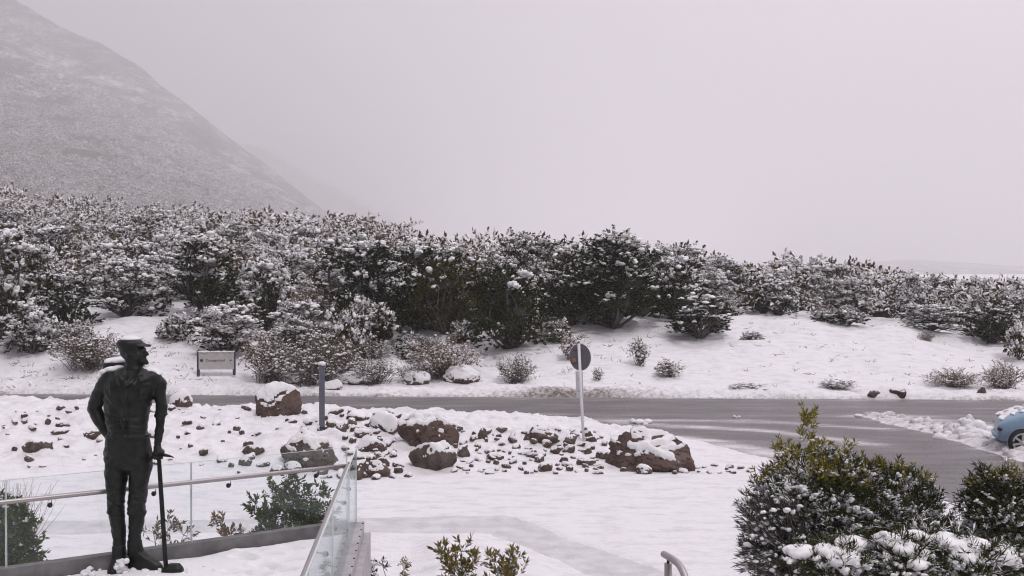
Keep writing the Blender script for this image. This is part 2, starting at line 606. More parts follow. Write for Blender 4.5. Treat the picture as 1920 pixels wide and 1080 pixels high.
_HP = np.array([-900, 0, 300, 600, 900, 1150, 1400, 1650, 1920, 2800], float)
_HA = (_HP - 960) / F
_HY = np.array([40, 42, 46, 52, 60, 80, 100, 130, 260, 2000], float)
_HZ = np.array([
    [.15, .7, 1.9, 2.9, 4.2, 7.2, 10., 13., 16, 18],
    [.15, .65, 1.75, 2.6, 3.6, 6.0, 8.5, 11.5, 15, 17],
    [.2, .85, 1.95, 2.7, 3.3, 5.0, 7.2, 9.5, 13, 14],
    [.12, .42, 1.1, 2.2, 2.9, 4.3, 5.8, 7.5, 9, 9],
    [.12, .42, 1.15, 2.1, 2.4, 2.9, 3.2, 3.5, 4, 3],
    [.15, .5, 1.35, 2.2, 2.3, 2.2, 2.0, 2.0, 2, 2],
    [.12, .45, 1.2, 2.1, 2.4, 1.9, 1.6, 1.4, 1, 1],
    [.12, .4, 1.0, 1.75, 1.9, 1.5, 1.1, .8, .5, .5],
    [.12, .3, .7, 1.1, 1.2, .8, .5, .3, .2, .2],
    [.1, .25, .5, .7, .8, .5, .3, .2, .1, .1]])
def hill(X, Y):
    Yr = np.maximum(Y, 1.0)
    # distance measured from the road's far edge so that the foot of the slope follows the road
    Ye = np.where(Y < 60, Yr + .055 * X * np.clip((60 - Y) / 20, 0, 1), Yr)
    a = np.clip(X / Yr, _HA[0], _HA[-1])
    ia = np.clip(np.searchsorted(_HA, a) - 1, 0, len(_HA) - 2)
    ta = (a - _HA[ia]) / (_HA[ia + 1] - _HA[ia])
    ta = ta * ta * (3 - 2 * ta)
    yy = np.clip(Ye, _HY[0], _HY[-1])
    iy = np.clip(np.searchsorted(_HY, yy) - 1, 0, len(_HY) - 2)
    ty = (yy - _HY[iy]) / (_HY[iy + 1] - _HY[iy])
    z0 = _HZ[ia, iy] * (1 - ty) + _HZ[ia, iy + 1] * ty
    z1 = _HZ[ia + 1, iy] * (1 - ty) + _HZ[ia + 1, iy + 1] * ty
    return z0 * (1 - ta) + z1 * ta

_CX = np.array([-40, -14, -10.5, -9.3, -7, -5, -.85, 1.3, 2.6, 4.4, 5.6, 7])
_CZ = np.array([1.03, .98, .93, .78, .80, .76, .58, .44, .34, .15, .04, 0])
def bank(X, Y):
    crest = np.interp(X, _CX, _CZ)
    yf = np.interp(X, [-20, -4, 4, 6.5], [22.5, 24.2, 24.8, 25.6])       # foot of the bank
    yc = np.interp(X, [-20, 2.0, 4.5, 6], [29.4, 29.4, 27.6, 26.6])      # crest
    up = np.clip((Y - yf) / (yc - yf), 0, 1)
    up = up ** .85
    down = 1 - sstep(0, 1, (Y - yc - .5) / 2.2)
    return crest * up * down

def ground_z(X, Y, fine=True):
    X, Y = np.asarray(X, float), np.asarray(Y, float)
    X, Y = np.broadcast_arrays(X, Y)
    sd = poly_sd(X, Y, ASPHALT)
    far = Y > road_far(X) - 1.0
    b = bank(X, Y)
    near = b + .03
    bm = sstep(.04, .3, b) * (Y < 33)
    if fine:
        near = near + .02 * fbm(X * 1.1, Y * 1.6, 4, 1) + .012 * fbm(X * 3.5, Y * 6.5, 3, 18) + bm * (.15 * fbm(X * 1.3, Y * 1.3, 3, 2) + .15 * np.abs(fbm(X * 3.3, Y * 3.3, 3, 5)) + .045 * fbm(X * 9, Y * 9, 2, 9))
        # planting bed between terrace and path
        bed = sstep(.0, .6, -poly_sd(X, Y, [(-1.5, 8), (-1.7, 18.4), (-.5, 18.55), (.1, 17.7), (1.0, 16.1), (3.0, 12.6), (3, 8)]))
        near = near + bed * (.13 + .06 * fbm(X * 1.2, Y * 1.2, 3, 8))
        # rough snow at the far left behind the terrace
    h = hill(X, Y)
    if fine:
        k = np.clip((Y - 40) / 8, .15, 1)
        h = h + k * (.36 * fbm(X * .30, Y * .42, 3, 3) + .06 * fbm(X * 1.7, Y * 1.7, 3, 4)) * np.clip(60 / np.maximum(Y, 1), .3, 1) + .02 * fbm(X * 6, Y * 6, 2, 12)
        # windrow of ploughed snow along the verge
        rid = np.exp(-((sd - .75) / .45) ** 2)
        h = h + rid * (.14 + .20 * fbm(X * .9, Y * 1.4, 4, 6) + .10 * fbm(X * 4.5, Y * 5, 3, 11))
        # hollow with a cut edge near the round sign
    z = np.where(far, h, near)
    e = sd + (.22 * fbm(X * .8, Y * 1.5, 4, 13) + .10 * fbm(X * 4, Y * 4, 2, 14) if fine else 0)
    w = sstep(-.05, .34, e)
    z = -.07 * (1 - w) + z * w
    if fine:
        pd = poly_sd(X, Y, PATH) + .13 * fbm(X * 1.6, Y * 2.4, 4, 15)
        w2 = sstep(-.02, .14, pd)
        z = np.where(Y < 22, -.03 * (1 - w2) + z * w2, z)
    return z

def ray_hit(px, py, y0=13.0, y1=130.0):
    """the point of the ground that the photo shows at a pixel"""
    Y = np.linspace(y0, y1, 2400)
    X = (px - 960) / F * Y
    zr = EYE + (HOR - py) / F * Y
    g = ground_z(X, Y)
    k = np.nonzero(g >= zr)[0]
    i = k[0] if len(k) else len(Y) - 1
    return float(X[i]), float(Y[i]), float(g[i])
def on_ground(px, Y):
    X = (px - 960) / F * Y
    return X, Y, float(ground_z(np.array([X]), np.array([Y]))[0])

def axis(parts):
    out = [parts[0][0]]
    for a, b, s in parts:
        n = max(1, int(round((b - a) / s)))
        out += list(np.linspace(a, b, n + 1)[1:])
    return np.array(out)
def grow(a, b, s0, g):
    out, s = [a], s0
    while out[-1] < b:
        out.append(min(b, out[-1] + s))
        s *= g
    return out
gx = axis([(-18.5, 18.5, .085)])
gx = np.concatenate([-np.array(grow(18.5, 4100, .14, 1.09))[::-1][:-1], gx, np.array(grow(18.5, 4100, .14, 1.09))[1:]])
gy = np.concatenate([[-50, -30, -15, -5, 0, 5, 9], axis([(12, 15, .3), (15, 23, .11), (23, 33, .075), (33, 38, .2), (38, 44, .085), (44, 54, .14)]), np.array(grow(54, 6000, .2, 1.045))[1:]])
GX, GY = np.meshgrid(gx, gy)
GZ = ground_z(GX.ravel(), GY.ravel())
nx, ny = len(gx), len(gy)
idx = np.arange(nx * ny).reshape(ny, nx)
quads = np.stack([idx[:-1, :-1].ravel(), idx[:-1, 1:].ravel(), idx[1:, 1:].ravel(), idx[1:, :-1].ravel()], 1)
me = mesh_np('snow_ground', np.stack([GX.ravel(), GY.ravel(), GZ], 1), [quads], [M_ground], smooth=True)
sdv = poly_sd(GX.ravel(), GY.ravel(), ASPHALT)
xx, yy = GX.ravel(), GY.ravel()
dirt = np.where(yy > road_far(xx) - 1, .42 * np.exp(-np.maximum(sdv, 0) / .20) + .12 * np.exp(-((sdv - .9) / .7) ** 2), .18 * np.exp(-np.maximum(sdv, 0) / .3))
dirt += .3 * np.exp(-((xx - 2.2) / 2.6) ** 2 - ((yy - 39.5) / .4) ** 2)
dirt += .07 * sstep(.1, .4, bank(xx, yy)) * (yy < 32)
at = me.attributes.new('dirt', 'FLOAT', 'POINT')
at.data.foreach_set('value', dirt.astype(np.float32))
tag(link('snow_ground', me), kind='structure')

# road sheet -------------------------------------------------------------
rx_ = axis([(-90, -20, 1.4), (-20, 16, .25), (16, 110, 1.5)])
ry_ = axis([(7, 46, .25)])
RX, RY = np.meshgrid(rx_, ry_)
nx, ny = len(rx_), len(ry_)
idx = np.arange(nx * ny).reshape(ny, nx)
quads = np.stack([idx[:-1, :-1].ravel(), idx[:-1, 1:].ravel(), idx[1:, 1:].ravel(), idx[1:, :-1].ravel()], 1)
sdr = poly_sd(RX.ravel(), RY.ravel(), ASPHALT)
keep = (sdr[quads] < .6).any(1)
me = mesh_np('road', np.stack([RX.ravel(), RY.ravel(), np.zeros(nx * ny)], 1), [quads[keep]], [M_road], smooth=True)
def seg_d(X, Y, pts):
    d = np.full(X.shape, 1e9)
    for (a, b) in zip(pts[:-1], pts[1:]):
        a, b = np.array(a, float), np.array(b, float)
        e = b - a
        t = np.clip(((X - a[0]) * e[0] + (Y - a[1]) * e[1]) / (e @ e), 0, 1)
        d = np.minimum(d, np.hypot(X - a[0] - t * e[0], Y - a[1] - t * e[1]))
    return d
X_, Y_ = RX.ravel(), RY.ravel()
RIDGE = [(11.25, 34.0), (11.75, 32.4), (12.2, 30.6), (12.35, 28.6), (12.45, 26.2), (13.4, 22.5)]
slush = .18 * np.exp(-np.maximum(-sdr, 0) / .8) - .03
slush += .22 * np.exp(-(seg_d(X_, Y_, RIDGE) / .9) ** 2)
slush += .05 * fbm(X_ * .5, Y_ * 1.2, 4, 90)
slush += .34 * np.exp(-(seg_d(X_, Y_, [(3.2, 32.6), (7, 31.2), (9.5, 28.5)]) / .45) ** 2)      # wheel tracks of slush on the bend
slush += .30 * np.exp(-(seg_d(X_, Y_, [(2, 33.4), (7.4, 33.1), (10.6, 31.4)]) / .4) ** 2)
slush += .16 * np.exp(-(seg_d(X_, Y_, [(-20, 35.6), (0, 34.6), (12, 34.4), (20, 33.6)]) / .35) ** 2)
slush += .12 * np.exp(-(seg_d(X_, Y_, [(-20, 37.9), (0, 36.9), (20, 35.9)]) / .3) ** 2)
slush += .3 * np.exp(-(seg_d(X_, Y_, [(4.6, 29.9), (6.3, 27.6), (7.8, 24.6)]) / .55) ** 2)
slush += .32 * np.exp(-(seg_d(X_, Y_, [(12.6, 33.5), (14.5, 31.5), (16, 30)]) / .8) ** 2)
at = me.attributes.new('slush', 'FLOAT', 'POINT')
at.data.foreach_set('value', slush.astype(np.float32))
tag(link('road', me), kind='structure')

# slushy footpath -----------------------------------------------------------
px_, py_ = axis([(-9, 5, .25)]), axis([(12.5, 21, .25)])
PX, PY = np.meshgrid(px_, py_)
nx, ny = len(px_), len(py_)
idx = np.arange(nx * ny).reshape(ny, nx)
quads = np.stack([idx[:-1, :-1].ravel(), idx[:-1, 1:].ravel(), idx[1:, 1:].ravel(), idx[1:, :-1].ravel()], 1)
keep = (poly_sd(PX.ravel(), PY.ravel(), PATH)[quads] < .35).any(1)
pz = .004 + .006 * fbm(PX.ravel() * 3, PY.ravel() * 3, 3, 21)
me = mesh_np('footpath', np.stack([PX.ravel(), PY.ravel(), pz], 1), [quads[keep]], [M_slush], smooth=True)
tag(link('footpath', me), kind='structure')

# ------------------------------------------------------------------ mountains
def mountain_mat():
    m = mat('snowy_mountainside', (.75, .74, .76, 1), .8, spec=.1)
    nt = m.node_tree
    p = nt.nodes['Principled BSDF']
    tc = nt.nodes.new('ShaderNodeTexCoord')
    last = None
    for sc, wgt, st in ((.004, .40, (1, .3, .6)), (.022, .68, (1, .2, .3)), (.09, .55, (1, .16, .3)), (.30, .75, (1, .16, .3))):
        mp = nt.nodes.new('ShaderNodeMapping')
        mp.inputs['Scale'].default_value = st
        nt.links.new(tc.outputs['Object'], mp.inputs['Vector'])
        n = nt.nodes.new('ShaderNodeTexNoise')
        n.inputs['Scale'].default_value = sc
        n.inputs['Detail'].default_value = 6
        n.inputs['Roughness'].default_value = .65
        nt.links.new(mp.outputs[0], n.inputs['Vector'])
        mu = nt.nodes.new('ShaderNodeMath')
        mu.operation = 'MULTIPLY'
        mu.inputs[1].default_value = wgt
        nt.links.new(n.outputs['Fac'], mu.inputs[0])
        if last is None:
            last = mu
        else:
            ad = nt.nodes.new('ShaderNodeMath')
            ad.operation = 'ADD'
            nt.links.new(last.outputs[0], ad.inputs[0])
            nt.links.new(mu.outputs[0], ad.inputs[1])
            last = ad
    sc_ = nt.nodes.new('ShaderNodeMath')
    sc_.operation = 'MULTIPLY'
    sc_.inputs[1].default_value = .80
    nt.links.new(last.outputs[0], sc_.inputs[0])
    last = sc_
    r = nt.nodes.new('ShaderNodeValToRGB')
    r.color_ramp.elements[0].position = .72
    r.color_ramp.elements[0].color = (.80, .79, .81, 1)
    r.color_ramp.elements[1].position = .97
    r.color_ramp.elements[1].color = (.10, .09, .08, 1)
    r.color_ramp.elements[1].color = (.07, .065, .055, 1)
    nt.links.new(last.outputs[0], r.inputs['Fac'])
    nt.links.new(r.outputs['Color'], p.inputs['Base Color'])
    b = nt.nodes.new('ShaderNodeBump')
    b.inputs['Strength'].default_value = .8
    b.inputs['Distance'].default_value = 3
    nt.links.new(last.outputs[0], b.inputs['Height'])
    nt.links.new(b.outputs['Normal'], p.inputs['Normal'])
    return m
M_mtn = mountain_mat()

def mountain_z(X, Y, knots, Yc, y_in, thick, power=1.6, fan=.9):
    """a spur whose crest, Yc metres off, runs down to the right through the picture points KNOTS"""
    kp = np.array(knots, float)
    zc = EYE + (HOR - kp[:, 1]) / F * Yc
    xc = (kp[:, 0] - 960) / F * Yc
    # follow lines that fan out gently from the valley mouth
    xr = X * (Yc / np.maximum(Y, 60)) ** fan
    crest = np.interp(xr, xc, zc)
    g = hill(X, Y)
    s = (Y - y_in) / (Yc - y_in)
    up = np.clip(s, 0, 1) ** power
    z = (g - 1.5) * (1 - up) + crest * up
    n = 27 * fbm(X * .0025, Y * .0022, 4, 31) + 14 * fbm(X * .009, Y * .005, 3, 33) + 6.5 * fbm(X * .034, Y * .022, 4, 35)
    amp = np.clip(up * 1.6, 0, 1) * np.clip((crest - 8) / 110, .05, 1) * np.where(s > .85, .55, 1)
    z = z + n * amp
    back = np.clip((Y - Yc) / thick, 0, 1)
    return z * (1 - back) + (-1.2) * back
KN1 = [(-2200, -40), (-900, -48), (-300, -36), (0, -8), (60, 22), (110, 52), (190, 86), (250, 122), (300, 160), (350, 192), (450, 272), (540, 340), (620, 404), (700, 462), (770, 512), (900, 520), (2500, 520)]
def grid_mesh(name, xs, ys, zf, m):
    A, B = np.meshgrid(xs, ys)
    Z = zf(A.ravel(), B.ravel())
    n1, n2 = len(xs), len(ys)
    ii = np.arange(n1 * n2).reshape(n2, n1)
    q = np.stack([ii[:-1, :-1].ravel(), ii[:-1, 1:].ravel(), ii[1:, 1:].ravel(), ii[1:, :-1].ravel()], 1)
    return mesh_np(name, np.stack([A.ravel(), B.ravel(), Z], 1), [q], [m], smooth=True)
mz1 = lambda X, Y: mountain_z(X, Y, KN1, 2700, 200, 900)
tag(link('mountain', grid_mesh('mountain', axis([(-4000, -1450, 32), (-1450, -90, 6.5), (-90, 110, 18)]), axis([(200, 700, 22), (700, 1600, 8), (1600, 2800, 13), (2800, 3700, 80)]), mz1, M_mtn)), kind='structure')
KN2 = [(-900, 268), (480, 268), (560, 312), (620, 346), (690, 386), (760, 420), (900, 476), (1050, 516), (1200, 520), (2500, 520)]
mz2 = lambda X, Y: mountain_z(X, Y, KN2, 5000, 3300, 500)
tag(link('mountain_ridge', grid_mesh('mountain_ridge', axis([(-2600, 650, 40)]), axis([(3280, 5700, 45)]), mz2, M_mtn)), kind='structure')
KN3 = [(-900, 520), (1250, 520), (1400, 508), (1560, 496), (1700, 488), (1800, 492), (1900, 500), (2100, 486), (2600, 470), (3600, 520)]
mz3 = lambda X, Y: mountain_z(X, Y, KN3, 3600, 1900, 900)
tag(link('far_hills', grid_mesh('far_hills', axis([(350, 3900, 36)]), axis([(1900, 4900, 45)]), mz3, M_mtn)), kind='structure')

# ------------------------------------------------------------------ vegetation builders
ICO = None
def _ico():
    t = (1 + 5 ** .5) / 2
    v = np.array([[-1, t, 0], [1, t, 0], [-1, -t, 0], [1, -t, 0], [0, -1, t], [0, 1, t], [0, -1, -t], [0, 1, -t], [t, 0, -1], [t, 0, 1], [-t, 0, -1], [-t, 0, 1]], float)
    v /= np.linalg.norm(v[0])
    f = np.array([[0, 11, 5], [0, 5, 1], [0, 1, 7], [0, 7, 10], [0, 10, 11], [1, 5, 9], [5, 11, 4], [11, 10, 2], [10, 7, 6], [7, 1, 8], [3, 9, 4], [3, 4, 2], [3, 2, 6], [3, 6, 8], [3, 8, 9], [4, 9, 5], [2, 4, 11], [6, 2, 10], [8, 6, 7], [9, 8, 1]])
    return v, f
def ico(sub):
    v, f = _ico()
    for _ in range(sub):
        vs, cache, nf = [tuple(p) for p in v], {}, []
        def mid(a, b):
            k = (min(a, b), max(a, b))
            if k not in cache:
                p = (np.array(vs[a]) + np.array(vs[b])) / 2
                vs.append(tuple(p / np.linalg.norm(p)))
                cache[k] = len(vs) - 1
            return cache[k]
        for a, b, c in f:
            x, y, z = mid(a, b), mid(b, c), mid(c, a)
            nf += [[a, x, z], [b, y, x], [c, z, y], [x, y, z]]
        v, f = np.array(vs), np.array(nf)
    return v, f
ICO0, ICO1, ICO3, ICO4 = ico(0), ico(1), ico(3), ico(4)
OCT = (np.array([[1, 0, 0], [-1, 0, 0], [0, 1, 0], [0, -1, 0], [0, 0, 1], [0, 0, -1]], float), np.array([[0, 2, 4], [2, 1, 4], [1, 3, 4], [3, 0, 4], [2, 0, 5], [1, 2, 5], [3, 1, 5], [0, 3, 5]]))

def unit(v):
    return v / np.maximum(np.linalg.norm(v, axis=-1, keepdims=True), 1e-9)

def leaves(P, D, L, nleaf, ll, lw, rng, open_=(.35, 1.15), droop=0.0):
    """diamond leaves along sprays that start at P and run along D"""
    n = len(P)
    P = np.repeat(P, nleaf, 0)
    D = np.repeat(D, nleaf, 0)
    L = np.repeat(L, nleaf)
    N = n * nleaf
    u = rng.rand(N) ** .8
    base = P + D * (L * u)[:, None]
    base[:, 2] -= droop * u * u * L
    r = unit(np.cross(D, rng.normal(size=(N, 3))))
    th = rng.uniform(open_[0], open_[1], N)
    d = unit(D * np.cos(th)[:, None] + r * np.sin(th)[:, None])
    s = unit(np.cross(d, rng.normal(size=(N, 3))))
    k = rng.uniform(.65, 1.3, N)
    l, w = (ll * k)[:, None], (lw * k)[:, None]
    v = np.stack([base, base + d * l * .45 + s * w * .5, base + d * l, base + d * l * .45 - s * w * .5], 1).reshape(-1, 3)
    f = np.arange(N * 4).reshape(N, 4)
    return v, f

def blobs(C, S, rng, ref=ICO0, flat=.5, jit=.18, ang=None, stretch=1.0):
    """snow lumps: centres C, sizes S"""
    v0, f0 = ref
    n = len(C)
    if n == 0:
        return np.zeros((0, 3)), np.zeros((0, 3), int)
    v = np.repeat(v0[None], n, 0) * (1 + rng.normal(size=(n, len(v0), 1)) * jit)
    st = np.stack([rng.uniform(.75, 1.45, n), rng.uniform(.75, 1.3, n), flat * rng.uniform(.75, 1.3, n)], 1)
    v = v * st[:, None, :] * S[:, None, None]
    a = rng.uniform(0, 6.28, n) if ang is None else ang
    v[..., 0] *= stretch
    ca, sa = np.cos(a)[:, None], np.sin(a)[:, None]
    v = np.stack([v[..., 0] * ca - v[..., 1] * sa, v[..., 0] * sa + v[..., 1] * ca, v[..., 2]], -1)
    v = v + C[:, None, :]
    f = f0[None] + (np.arange(n) * len(v0))[:, None, None]
    return v.reshape(-1, 3), f.reshape(-1, 3)

def tubes(pts, rad, k=3):
    """pts (n,m,3), rad (n,m)"""
    n, m, _ = pts.shape
    t = unit(np.gradient(pts, axis=1))
    ref = np.where(np.abs(t[..., 2:3]) > .9, np.array([1., 0, 0]), np.array([0, 0, 1.]))
    u = unit(np.cross(t, ref))
    w = np.cross(u, t)
    a = np.linspace(0, 2 * np.pi, k, endpoint=False)
    v = pts[:, :, None, :] + rad[:, :, None, None] * (np.cos(a)[None, None, :, None] * u[:, :, None, :] + np.sin(a)[None, None, :, None] * w[:, :, None, :])
    ii = np.arange(n * m * k).reshape(n, m, k)
    j = np.arange(k)
    j2 = (j + 1) % k
    q = np.stack([ii[:, :-1][:, :, j], ii[:, :-1][:, :, j2], ii[:, 1:][:, :, j2], ii[:, 1:][:, :, j]], -1)
    return v.reshape(-1, 3), q.reshape(-1, 4)

def join(parts):
    """[(v,f)...] of one face size"""
    vs, fs, n = [], [], 0
    for v, f in parts:
        vs.append(v)
        fs.append(f + n)
        n += len(v)
    return np.concatenate(vs), np.concatenate(fs)

def bend(a, b, rng, m=6, sag=.12):
    """n curved lines from a to b, m points each"""
    n = len(b)
    t = np.linspace(0, 1, m)[None, :, None]
    L = np.linalg.norm(b - a, axis=1)[:, None, None]
    off = rng.normal(size=(n, 1, 3)) * np.array([1, 1, .4]) * sag * L
    return a[:, None] * (1 - t) + b[:, None] * t + off * (t * (1 - t) * 4 * .5)

def lobed_plant(rng, lobes, dens, nleaf, ll, lw, spray, snow_p, snow_s, trunk_r=.08, up=.45, ref=ICO0, flat=.5, stretch=1.0, droop=0.0, base_spread=.06, low_cut=-.75, snow_max=900, expose=None, ns=3):
    """lobes: (x,y,z,r[,rz]) -> (leaf arrays, snow arrays, wood arrays)"""
    lobes = np.array([(*l, l[3]) if len(l) == 4 else l for l in lobes], float)
    Ps, Ds, Ls, Ls2, lid = [], [], [], [], []
    for i, (x, y, z, r, rz) in enumerate(lobes):
        n = max(6, int(dens * r * r))
        d = unit(rng.normal(size=(n * 2, 3)))
        d = d[d[:, 2] > low_cut][:n]
        rad = rng.uniform(.35, 1.0, len(d)) ** .6
        P = np.array([x, y, z]) + d * rad[:, None] * np.array([r, r, rz])
        D = unit(d * np.array([1, 1, .8]) + np.array([0, 0, up]) + rng.normal(size=d.shape) * .35)
        Ps.append(P)
        Ds.append(D)
        Ls.append(spray * rng.uniform(.6, 1.3, len(d)))
        lid.append(np.full(len(d), i))
    P, D, L, lid = np.concatenate(Ps), np.concatenate(Ds), np.concatenate(Ls), np.concatenate(lid)
    low = P[:, 2] > .04
    P, D, L, lid = P[low], D[low], L[low], lid[low]
    lv = list(leaves(P, D, L, nleaf, ll, lw, rng, droop=droop))
    # snow lies on the upper side of each lobe
    rel = (P - lobes[lid, :3]) / lobes[lid, 3:4]
    top = P[:, 2].max()
    fq = .9 / max(.25, np.median(lobes[:, 3]))
    pn = vnoise(P[:, 0] * fq + P[:, 2] * fq * 1.3, P[:, 1] * fq - P[:, 2] * fq * .9, 50) * .65 + vnoise(P[:, 0] * fq * 2.7 + P[:, 2] * fq * 3.1, P[:, 1] * fq * 2.7 - P[:, 2] * fq * 2.3, 51) * .35
    chance = snow_p * np.clip(rel[:, 2] * 1.5 + .25, 0, 1) * sstep(.36, .58, pn) * 1.7
    if expose is not None:
        # which sprays are open to the sky, where the snow settles; the rest stay bare and dark
        ex = .62 * rel[:, 2] + .45 * P[:, 2] / top + 1.1 * (pn - .47) + .10 * rng.normal(size=len(P))
        openm = ex > expose
        lv.append(np.repeat(openm, nleaf))
        chance = snow_p * np.where(ex > expose + .05, 1.0, 0.0) * np.clip(rel[:, 2] * 1.6 + .2, 0, 1)
    m = np.nonzero(rng.rand(len(P)) < chance)[0]
    if len(m) > snow_max:
        m = m[rng.permutation(len(m))[:snow_max]]
    u = np.tile(np.linspace(.25, 1.0, ns), len(m)) + rng.normal(size=len(m) * ns) * .08
    mm = np.repeat(m, ns)
    Dh = D[mm] * np.array([1, 1, .55])
    S = snow_s * np.repeat(.5 + .9 * rng.rand(len(m)) ** 1.6, ns) * rng.uniform(.6, 1.15, len(mm)) * (1.15 - .45 * u)
    C = P[mm] + Dh * (L[mm] * u)[:, None] + np.array([0, 0, .75]) * S[:, None] + rng.normal(size=(len(mm), 3)) * S[:, None] * .3
    sn = blobs(C, S, rng, ref, flat, .2, np.arctan2(D[mm, 1], D[mm, 0]) + rng.normal(size=len(mm)) * .3, 1.15)
    # wood: stems from the foot to every lobe, then twigs to some sprays
    k = len(lobes)
    foot = rng.normal(size=(k, 3)) * np.array([1, 1, 0]) * base_spread
    st = bend(foot, lobes[:, :3], rng, 7, .16)
    rr = np.linspace(1, .3, 7)[None] * trunk_r * rng.uniform(.45, 1, (k, 1))
    w1 = tubes(st, rr, 5)
    pick = rng.permutation(len(P))[:min(len(P), 40 * k)]
    tw = bend(lobes[lid[pick], :3], P[pick] + D[pick] * L[pick][:, None] * .9, rng, 4, .2)
    w2 = tubes(tw, np.linspace(1, .35, 4)[None] * max(trunk_r * .14, .004) * np.ones((len(pick), 1)), 3)
    wd = join([w1, w2])
    return lv, sn, wd

def tree_lobes(rng, H, W, n, kind='round'):
    out = []
    for i in range(n):
        t = (i + rng.uniform(.2, .8)) / n
        if kind == 'round':
            z = H * (.10 + .80 * t)
            prof = W * .5 * math.sqrt(max(.05, 1 - (2 * (.12 + .86 * t) - .78) ** 2 / 1.6))
        elif kind == 'cone':
            z = H * (.08 + .86 * t)
            prof = W * .5 * (1 - .80 * t) + .03 * W
        else:      # spreading, low
            z = H * (.15 + .65 * t)
            prof = W * .5 * (1 - .35 * t)
        a = i * 2.4 + rng.uniform(-.6, .6)
        r = W * rng.uniform(.12, .22) * (1 - .28 * t)
        q = max(0.0, prof - r * .7) * rng.uniform(.55, 1.0)
        out.append((q * math.cos(a), q * math.sin(a), z, r, r * rng.uniform(.65, .95)))
    r = W * .13
    out.append((rng.uniform(-.05, .05) * W, rng.uniform(-.05, .05) * W, H - r * .85, r, r * 1.15))
    if kind != 'cone':
        for _ in range(2):      # a few leaders that break the outline
            a = rng.uniform(0, 6.28)
            r = W * .085
            out.append((W * .24 * math.cos(a), W * .24 * math.sin(a), H * rng.uniform(.86, .95), r, r * 1.5))
    out.append((0, 0, H * .40, W * .24, H * .22))
    return out

PROTO = {}
def proto(key, seed, H, W, n, kind, frostmat, expose, snow_p, dens=125, nleaf=36, ll=.088, lw=.046, spray=.25, snow_s=.075, trunk_r=.09, up=.45, baremat=None, flat=.95, snow_max=2000):
    rng = np.random.RandomState(seed)
    lv, sn, wd = lobed_plant(rng, tree_lobes(rng, H, W, n, kind), dens, nleaf, ll, lw, spray, snow_p, snow_s, trunk_r, up, flat=flat, snow_max=snow_max, expose=expose)
    o = lv[2]
    PROTO[key] = (mesh_np(key + '_crown', lv[0], [lv[1][~o], lv[1][o]], [baremat or M_leaf_dark, frostmat], midx=[0, 1]),
                  mesh_np(key + '_snow', sn[0], [sn[1]], [M_snow_soft], smooth=True),
                  mesh_np(key + '_trunk', wd[0], [wd[1]], [M_bark]), H, W)
for i in range(4):
    proto('dark%d' % i, 100 + i, 4.2, 3.4, 16, 'round', M_leaf_frost, .80 - .11 * i, 2.0, snow_s=.10)
for i in range(2):
    proto('tier%d' % i, 130 + i, 4.4, 3.6, 22, 'cone', M_leaf_frost, .62, 2.0, up=.15, spray=.36, snow_s=.10)
for i in range(4):
    proto('frost%d' % i, 200 + i, 3.8, 3.4, 15, 'round', M_leaf_frost, .16, 1.6, snow_s=.088, baremat=M_leaf_mid)
for i in range(4):
    proto('laden%d' % i, 300 + i, 3.2, 3.2, 14, 'round', M_leaf_heavy, .04, 2.2, snow_s=.096, baremat=M_leaf_mid)
for i in range(2):
    proto('olive%d' % i, 400 + i, 3.4, 3.2, 15, 'round', M_leaf_frost, .95, 2.0, snow_s=.11, baremat=M_leaf_olive)
for i in range(3):
    proto('low%d' % i, 500 + i, 1.5, 2.6, 11, 'low', M_leaf_heavy, .10, 1.5, ll=.095, lw=.05, spray=.22, dens=150, trunk_r=.04, baremat=M_leaf_mid)

def twiggy(key, seed, H, W, nst, leafmat, snow_p=.5, ll=.08, lw=.03, nl=10):
    """open bush of fanned bare stems with small leaves"""
    rng = np.random.RandomState(seed)
    foot = rng.normal(size=(nst, 3)) * np.array([1, 1, 0]) * .10 * W
    a = rng.uniform(0, 6.28, nst)
    rr = np.sqrt(rng.rand(nst)) * W * .5
    top = np.stack([rr * np.cos(a), rr * np.sin(a), H * (rng.uniform(.55, 1.0, nst)) * (1 - .45 * (rr / (W * .5)) ** 2)], 1)
    st = bend(foot, top, rng, 7, .15)
    w1 = tubes(st, np.linspace(1, .25, 7)[None] * .016 * rng.uniform(.6, 1.4, (nst, 1)), 3)
    # side twigs
    k = 6
    pick = rng.randint(2, 7, (nst, k))
    P = st[np.arange(nst)[:, None], pick].reshape(-1, 3)
    dirv = unit(np.repeat(unit(top - foot), k, 0) + rng.normal(size=(nst * k, 3)) * .7)
    Lt = rng.uniform(.18, .45, nst * k) * min(1.0, H / 1.6 + .25)
    E = P + dirv * Lt[:, None]
    w2 = tubes(bend(P, E, rng, 4, .15), np.linspace(1, .4, 4)[None] * .007 * np.ones((nst * k, 1)), 3)
    wd = join([w1, w2])
    P2 = np.concatenate([P, st[:, 4]])
    D2 = np.concatenate([dirv, unit(st[:, 6] - st[:, 4])])
    L2 = np.concatenate([Lt, np.linalg.norm(st[:, 6] - st[:, 4], axis=1)])
    lv = leaves(P2, D2, L2, nl, ll, lw, rng)
    m = rng.rand(len(P2)) < snow_p
    C = P2[m] + D2[m] * (L2[m] * rng.uniform(.3, 1, m.sum()))[:, None]
    sn = blobs(C, rng.uniform(.025, .065, m.sum()), rng, ICO0, .6)
    keep = lambda vf: vf
    PROTO[key] = (mesh_np(key + '_crown', lv[0], [lv[1]], [leafmat]),
                  mesh_np(key + '_snow', sn[0], [sn[1]], [M_snow_soft], smooth=True),
                  mesh_np(key + '_stem', wd[0], [wd[1]], [M_bark_grey]), H, W)
for i in range(3):
    twiggy('twig%d' % i, 600 + i, 1.9, 2.6, 95, M_leaf_brown, .5)
